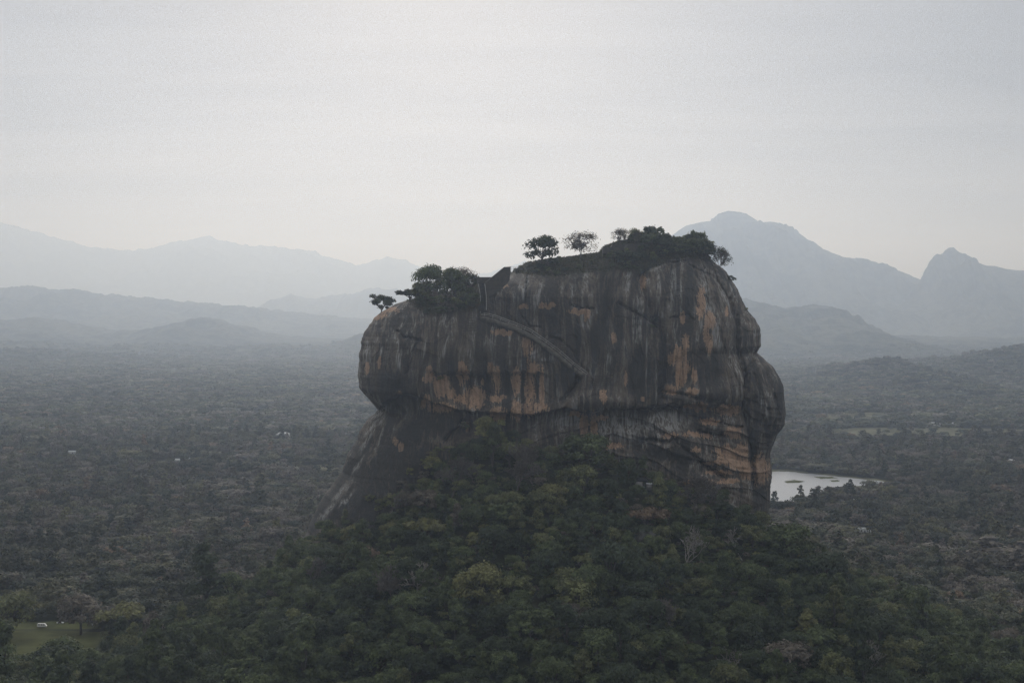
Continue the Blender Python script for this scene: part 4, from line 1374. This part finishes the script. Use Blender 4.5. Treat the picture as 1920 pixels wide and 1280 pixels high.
# ---- van, car and post by the field
def vehicle(px, py, ln, wd, ht, label, cat, name, paint, van=True):
    q = G(px, py, 0.1)
    r = empty(name, tuple(q), label, cat)
    s = Shape()
    if van:
        prof = [(-.5, .16), (.5, .16), (.5, .5), (.44, .58), (.33, .97), (.28, 1), (-.47, 1), (-.5, .95)]
    else:
        prof = [(-.5, .2), (.5, .2), (.5, .52), (.27, .6), (.13, .98), (-.22, 1), (-.36, .64), (-.5, .6)]
    pr = np.array(prof) * np.array([ln, ht])
    n = len(pr)
    me = bpy.data.meshes.new('body')
    v = [(a, -wd / 2, b_) for a, b_ in pr] + [(a, wd / 2, b_) for a, b_ in pr]
    me.from_pydata(v, [], [list(range(n)), list(range(2 * n - 1, n - 1, -1))] + [[(i + 1) % n, i, n + i, n + (i + 1) % n] for i in range(n)])
    me.materials.append(paint)
    link('body', me, r)
    for cx in ((-.3, .0, .24) if van else (-.15, .05)):
        link('side_window', Shape().box((cx * ln, -wd / 2 - .012, ht * .76), (ln * .2, .02, ht * .24)).mesh('side_window', M_WIN), r)
    for sx in (-.31, .31):
        for sy in (-1, 1):
            link('wheel', Shape().tube([(sx * ln, sy * (wd / 2 - .18), .34), (sx * ln, sy * (wd / 2 - .02), .34), (sx * ln, sy * (wd / 2 + .03), .34)], .34, 14).mesh('wheel', M_TYRE), r)
    return r


M_PAINT = plain_mat('white_paint', (0.75, 0.74, 0.72), 0.3, 0.03, 0.5)
vehicle(79, 1175, 5.6, 1.9, 2.3, 'white van parked under the trees at the back of the grass field', 'van', 'parked_van', M_PAINT)
vehicle(113, 1168, 4.2, 1.7, 1.45, 'pale car parked behind the white van near the field', 'car', 'parked_car', M_PAINT, False)
q = G(173, 1175, 0.1)
sg = empty('sign_board', tuple(q), 'small pale board on a post at the edge of the field right of the van', 'sign')
link('post', Shape().tube([(0, 0, -.1), (0, 0, 1), (0, 0, 2)], .06, 6).mesh('post', M_DARKRAIL), sg)
link('board', Shape().box((0, -.1, 1.7), (1.5, .06, 1.2)).mesh('board', M_WHITE), sg)
CORR.append((G(79, 1175)[0], G(79, 1175)[1], 5, 30)); CORR.append((G(113, 1168)[0], G(113, 1168)[1], 4, 30)); CORR.append((q[0], q[1], 2, 30))

# ------------------------------------------------------------------ the forest itself


def hill_points():
    pts = []
    s = 9.2
    for y in np.arange(590, 868, s):
        for x in np.arange(-0.40 * y - 60, 0.40 * y + 60, s):
            pts.append((x + rng.uniform(-.45, .45) * s, y + rng.uniform(-.45, .45) * s))
    p = np.array(pts)
    x, y = p.T
    z = hill(x, y)
    keep = np.ones(len(p), bool)
    for c in clear[:2] + [FRONT]:
        keep &= ~in_poly(x, y, c)
        keep &= ~in_poly(x - 4, y, c) & ~in_poly(x + 4, y, c) & ~in_poly(x, y + 5, c)
    for sx, sy, hw, L in CORR:
        keep &= ~((np.abs(x - sx * y / sy) < hw) & (y < sy + 6) & (y > sy - L))
    for sx, sy, sr in SPECIAL:
        keep &= np.hypot(x - sx, y - sy) > sr * 0.75
        keep &= ~((np.abs(x - sx) < sr * 0.6) & (y < sy) & (y > sy - 9))
    for i in np.nonzero(keep & (z > 15))[0]:
        if y[i] > rock_front(x[i], z[i] + 5) - 1.5 and abs(x[i] - 14) < 150:
            keep[i] = False
    return x[keep], y[keep], z[keep]


HX, HY, HZt = hill_points()
nH = len(HX)
steep = np.clip(HZt / 60, 0, 1)
sizeH = np.clip(np.exp(rng.normal(0.05, 0.28, nH)), 0.6, 2.0) * np.interp(HY, [640, 760, 868], [1.1, 1.05, 0.72])
pick = rng.uniform(0, 1, nH) + 0.28 * fbm(HX * 0.02, HY * 0.02, 8.8, 2)
PXH = 960 + F * HX / HY
PYH = HZ + F * (CH - HZt - 6) / HY
light = sstep(1120, 930, PYH) * (0.6 + 0.4 * sstep(1150, 700, PXH))
pick = pick + 0.22 * light
tn = np.where(pick < 0.42, 0, np.where(pick < 0.62, 1, np.where(pick < 0.90, 2, np.where(pick < 1.08, 3, np.where(pick < 1.14, 4, 5)))))
TN = ['deep green', 'dark green', 'dark green', 'olive green', 'grey brown', 'yellow green']
styH = rng.integers(0, 6, nH)
rzH = rng.uniform(0, 6.28, nH)
hsH = rng.uniform(0.8, 1.35, nH)
vis = (PXH > -10) & (PXH < 1930) & (PYH < 1300)
order = np.argsort(-np.where(vis, sizeH / HY, 0))
indiv = order[:285]
ind_set = np.zeros(nH, bool); ind_set[indiv] = True
for i in indiv:
    zone = 'left' if PXH[i] < 640 else ('middle' if PXH[i] < 1280 else 'right')
    t = TN[tn[i]]
    col = np.array(TINTS[t]) * rng.uniform(0.8, 1.2)
    lb = {'left': '%s broadleaf tree in the dense canopy at the lower left', 'middle': '%s broadleaf tree in the dense canopy at the lower middle',
          'right': '%s broadleaf tree in the dense canopy at the lower right'}[zone] % t
    s = sizeH[i]
    add_tree('broadleaf_tree', HI[styH[i]][0], HI_T[styH[i]], (HX[i], HY[i], HZt[i] - 0.6), (s, s, s * hsH[i]), rzH[i], tuple(col), lb, 'tree',
             '%s trees in the %s part of the near forest' % (t, zone))


def forest_object(name, protos, x, y, z, k, sc, rz, tint, label):
    """one object whose mesh carries crown shapes and loose points; geometry nodes set a crown on every point"""
    VV = []; FF = []; kind = []; lvv = []; off = 0
    for i, me in enumerate(protos):
        n = len(me.vertices)
        co = np.empty(n * 3, np.float32); me.vertices.foreach_get('co', co)
        f = np.empty(len(me.loops), np.int32); me.loops.foreach_get('vertex_index', f)
        lv = np.empty(n, np.float32); me.attributes['leafv'].data.foreach_get('value', lv)
        VV.append(co.reshape(-1, 3)); FF.append(f.reshape(-1, 4) + off); kind.append(np.full(n, -(i + 1))); lvv.append(lv)
        off += n
    nP = len(x)
    VV.append(np.stack([x, y, z], 1)); kind.append(np.asarray(k)); lvv.append(np.zeros(nP, np.float32))
    me = make_mesh(name, np.concatenate(VV), np.concatenate(FF), M_LEAF_STUFF)
    me.attributes.new('kind_id', 'INT', 'POINT').data.foreach_set('value', np.concatenate(kind).astype(np.int32))
    me.attributes.new('leafv', 'FLOAT', 'POINT').data.foreach_set('value', np.concatenate(lvv).astype(np.float32))
    pad = lambda a: np.concatenate([np.zeros((off, 3)), a]).astype(np.float32).ravel()
    me.attributes.new('size', 'FLOAT_VECTOR', 'POINT').data.foreach_set('vector', pad(sc))
    me.attributes.new('turn', 'FLOAT_VECTOR', 'POINT').data.foreach_set('vector', pad(np.stack([0 * rz, 0 * rz, rz], 1)))
    t4 = np.concatenate([np.zeros((off, 4)), np.concatenate([tint, np.ones((nP, 1))], 1)]).astype(np.float32)
    me.attributes.new('tint', 'FLOAT_COLOR', 'POINT').data.foreach_set('color', t4.ravel())
    ng = bpy.data.node_groups.new(name + '_scatter', 'GeometryNodeTree')
    ng.interface.new_socket('Geometry', in_out='INPUT', socket_type='NodeSocketGeometry')
    ng.interface.new_socket('Geometry', in_out='OUTPUT', socket_type='NodeSocketGeometry')
    N, Lk = ng.nodes, ng.links
    gi = N.new('NodeGroupInput'); go = N.new('NodeGroupOutput'); jn = N.new('GeometryNodeJoinGeometry')

    def attr(nm, dt):
        a = N.new('GeometryNodeInputNamedAttribute'); a.data_type = dt; a.inputs['Name'].default_value = nm
        return a.outputs['Attribute']
    kid, siz, trn = attr('kind_id', 'INT'), attr('size', 'FLOAT_VECTOR'), attr('turn', 'FLOAT_VECTOR')

    def eq(v):
        c = N.new('FunctionNodeCompare'); c.data_type = 'INT'; c.operation = 'EQUAL'
        Lk.new(kid, c.inputs[2]); c.inputs[3].default_value = v
        return c.outputs[0]

    def sep(v):
        s = N.new('GeometryNodeSeparateGeometry'); s.domain = 'POINT'
        Lk.new(gi.outputs[0], s.inputs[0]); Lk.new(eq(v), s.inputs[1])
        return s.outputs[0]
    for i in range(len(protos)):
        ip_ = N.new('GeometryNodeInstanceOnPoints')
        Lk.new(sep(i), ip_.inputs['Points'])
        Lk.new(sep(-(i + 1)), ip_.inputs['Instance'])
        Lk.new(trn, ip_.inputs['Rotation']); Lk.new(siz, ip_.inputs['Scale'])
        Lk.new(ip_.outputs[0], jn.inputs[0])
    Lk.new(jn.outputs[0], go.inputs[0])
    o = link(name, me)
    md = o.modifiers.new('scatter', 'NODES'); md.node_group = ng
    tag(o, label, 'forest', kind='stuff')
    return o


rest = ~ind_set
colH = np.array([TINTS[t] for t in TN])[tn] * rng.uniform(0.8, 1.2, (nH, 1))
hi_meshes = [m for m, _ in HI]
forest_object('hillside_woodland', hi_meshes, HX[rest], HY[rest], HZt[rest] - 0.6, styH[rest], np.stack([sizeH, sizeH, sizeH * hsH], 1)[rest], rzH[rest], colH[rest],
              'dense mixed green woodland climbing the slope to the foot of the rock')

ux, uy = np.meshgrid(np.arange(-330, 340, 5.2), np.arange(600, 866, 5.2))
ux = (ux + rng.uniform(-2.4, 2.4, ux.shape)).ravel(); uy = (uy + rng.uniform(-2.4, 2.4, uy.shape)).ravel()
uz = hill(ux, uy)
ok = np.ones(len(ux), bool)
for c in clear[:2] + [FRONT]:
    ok &= ~in_poly(ux, uy, c)
ok &= np.array([not (y_ > rock_front(x_, z_ + 2) - 0.5 and abs(x_ - 14) < 150) for x_, y_, z_ in zip(ux, uy, uz)])
ux, uy, uz = ux[ok], uy[ok], uz[ok]
ok = np.hypot(ux - hb[0], uy - hb[1] + 4) > 8
ux, uy, uz = ux[ok], uy[ok], uz[ok]
us = rng.uniform(0.8, 1.6, len(ux))
forest_object('undergrowth', [m for m, _ in SHRUB], ux, uy, uz - 0.4, rng.integers(0, 3, len(ux)), np.stack([us, us, us * rng.uniform(0.8, 1.4, len(ux))], 1), rng.uniform(0, 6.28, len(ux)),
              np.array([TINTS[t] for t in TN])[rng.choice(6, len(ux), p=[.3, .3, .1, .18, .07, .05])] * rng.uniform(0.8, 1.2, (len(ux), 1)), 'low bushes filling the gaps under the trees on the slope')

MID = [crown_mesh('crown', st, 1000, 0.72, 500 + i, M_LEAF_STUFF)[0] for i, st in enumerate(['dome', 'dome', 'flat', 'tall', 'dome'])]
FAR = [crown_mesh('crown', st, 240, 1.6, 520 + i, M_LEAF_STUFF)[0] for i, st in enumerate(['dome', 'flat', 'dome'])]


def land(x, y):
    z = hill(x, y)
    for xs, D, fr, bk, Z in RIDGES:
        t = np.where(y < D, (y - D) / fr, (y - D) / bk)
        ok = (np.abs(t) < 1) & (x > xs[0]) & (x < xs[-1])
        i = np.clip(np.round((t + 1) * 60), 0, 120).astype(int)
        j = np.clip(np.round((x - xs[0]) / (xs[-1] - xs[0]) * (len(xs) - 1)), 0, len(xs) - 1).astype(int)
        z = np.where(ok, np.maximum(z, Z[i, j]), z)
    return z


def plain_points(y0, y1, s0, grow):
    xs = []; ys = []; ss = []
    y = y0
    while y < y1:
        s = s0 * (1 + grow * (y - y0) / (y1 - y0))
        w = 0.45 * y + 90
        x = np.arange(-w, w, s)
        xs.append(x + rng.uniform(-.45, .45, len(x)) * s); ys.append(y + rng.uniform(-.45, .45, len(x)) * s); ss.append(np.full(len(x), s))
        y += s
    x = np.concatenate(xs); y = np.concatenate(ys); s = np.concatenate(ss)
    keep = np.ones(len(x), bool)
    stray = rng.uniform(0, 1, len(x)) < 0.08
    for i_, c in enumerate(clear):
        keep &= ~(in_poly(x, y, c) | in_poly(x, y + 5, c)) | (stray & (i_ > 4))
    keep &= ~((np.abs(x - 14) < 150) & (y > 862) & (y < 995))
    # glades
    n = fbm(x * 0.0035, y * 0.0022, 6.6, 3)
    keep &= ~((y > 5600) & (land(x, y) > 60))
    keep &= rng.uniform(0, 1, len(x)) > 0.8 * sstep(4800, 8900, y)
    keep &= ~((n > 0.70) & (y > 1300) & (rng.uniform(0, 1, len(x)) < 0.6))
    for sx, sy, hw, L in CORR:
        keep &= ~((np.abs(x - sx * y / sy) < hw) & (y < sy + 6) & (y > sy - L))
    for sx, sy, sr in SPECIAL:
        keep &= np.hypot(x - sx, y - sy) > sr * 0.8
        keep &= ~((np.abs(x - sx) < sr * 0.6) & (y < sy) & (y > sy - 9))
    return x[keep], y[keep], s[keep], n[keep]


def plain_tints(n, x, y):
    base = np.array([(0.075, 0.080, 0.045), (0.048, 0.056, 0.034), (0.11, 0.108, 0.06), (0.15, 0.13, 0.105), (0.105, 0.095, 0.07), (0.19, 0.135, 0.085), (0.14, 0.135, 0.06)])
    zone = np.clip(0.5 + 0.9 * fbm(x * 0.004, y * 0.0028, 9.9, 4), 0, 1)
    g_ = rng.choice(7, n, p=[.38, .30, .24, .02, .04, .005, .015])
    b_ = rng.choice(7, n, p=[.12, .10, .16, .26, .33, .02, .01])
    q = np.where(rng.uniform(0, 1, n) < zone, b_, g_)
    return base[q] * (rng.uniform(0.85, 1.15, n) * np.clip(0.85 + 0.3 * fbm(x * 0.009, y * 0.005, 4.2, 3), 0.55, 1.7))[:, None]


x, y, s, n = plain_points(868, 2300, 10.6, 0.3)
sc = s / 9.2 * np.exp(rng.normal(-0.08, 0.30, len(x))) * np.clip(1 + 0.5 * fbm(x * 0.012, y * 0.008, 2.7, 2), 0.6, 1.5) * np.where(rng.uniform(0, 1, len(x)) < 0.05, 1.45, 1.0)
scv = np.stack([sc, sc, np.minimum(sc, 1.5) * rng.uniform(0.7, 1.15, len(x))], 1)
forest_object('plain_forest', MID, x, y, hill(x, y) - 0.8, rng.integers(0, 5, len(x)), scv, rng.uniform(0, 6.28, len(x)), plain_tints(len(x), x, y),
              'mixed grey green forest filling the plain left and right behind the rock')
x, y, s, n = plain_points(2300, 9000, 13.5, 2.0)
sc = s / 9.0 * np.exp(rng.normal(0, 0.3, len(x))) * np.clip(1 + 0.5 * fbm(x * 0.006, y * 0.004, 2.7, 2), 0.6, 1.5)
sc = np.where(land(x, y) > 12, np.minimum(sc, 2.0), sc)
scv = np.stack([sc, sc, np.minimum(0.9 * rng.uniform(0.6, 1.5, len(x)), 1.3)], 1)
forest_object('distant_forest', FAR, x, y, land(x, y) - 0.5, rng.integers(0, 3, len(x)), scv, rng.uniform(0, 6.28, len(x)), plain_tints(len(x), x, y) * np.array([1.25, 1.32, 1.35]),  # far crowns coloured paler and bluer, painting extra haze into their tint
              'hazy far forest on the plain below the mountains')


# ------------------------------------------------------------------ haze
def haze():
    s = Shape()
    s.box((0, 15500, 1109), (68000, 44000, 2222))
    m = bpy.data.materials.new('haze_air')
    m.use_nodes = True
    nb = NB(m.node_tree)
    nb.n.clear()
    out = nb.new('ShaderNodeOutputMaterial')
    pv = nb.new('ShaderNodeVolumePrincipled')
    pv.inputs['Color'].default_value = HAZE_COLOR
    pv.inputs['Absorption Color'].default_value = (1, 1, 1, 1)   # pure scattering, stronger in the blue
    pv.inputs['Density'].default_value = HAZE_DENSITY
    pv.inputs['Anisotropy'].default_value = HAZE_ANISO
    nb.l.new(pv.outputs[0], out.inputs['Volume'])
    o = link('haze', s.mesh('haze', m))
    tag(o, 'pale blue haze lying over the whole plain', 'haze', kind='stuff')


haze()
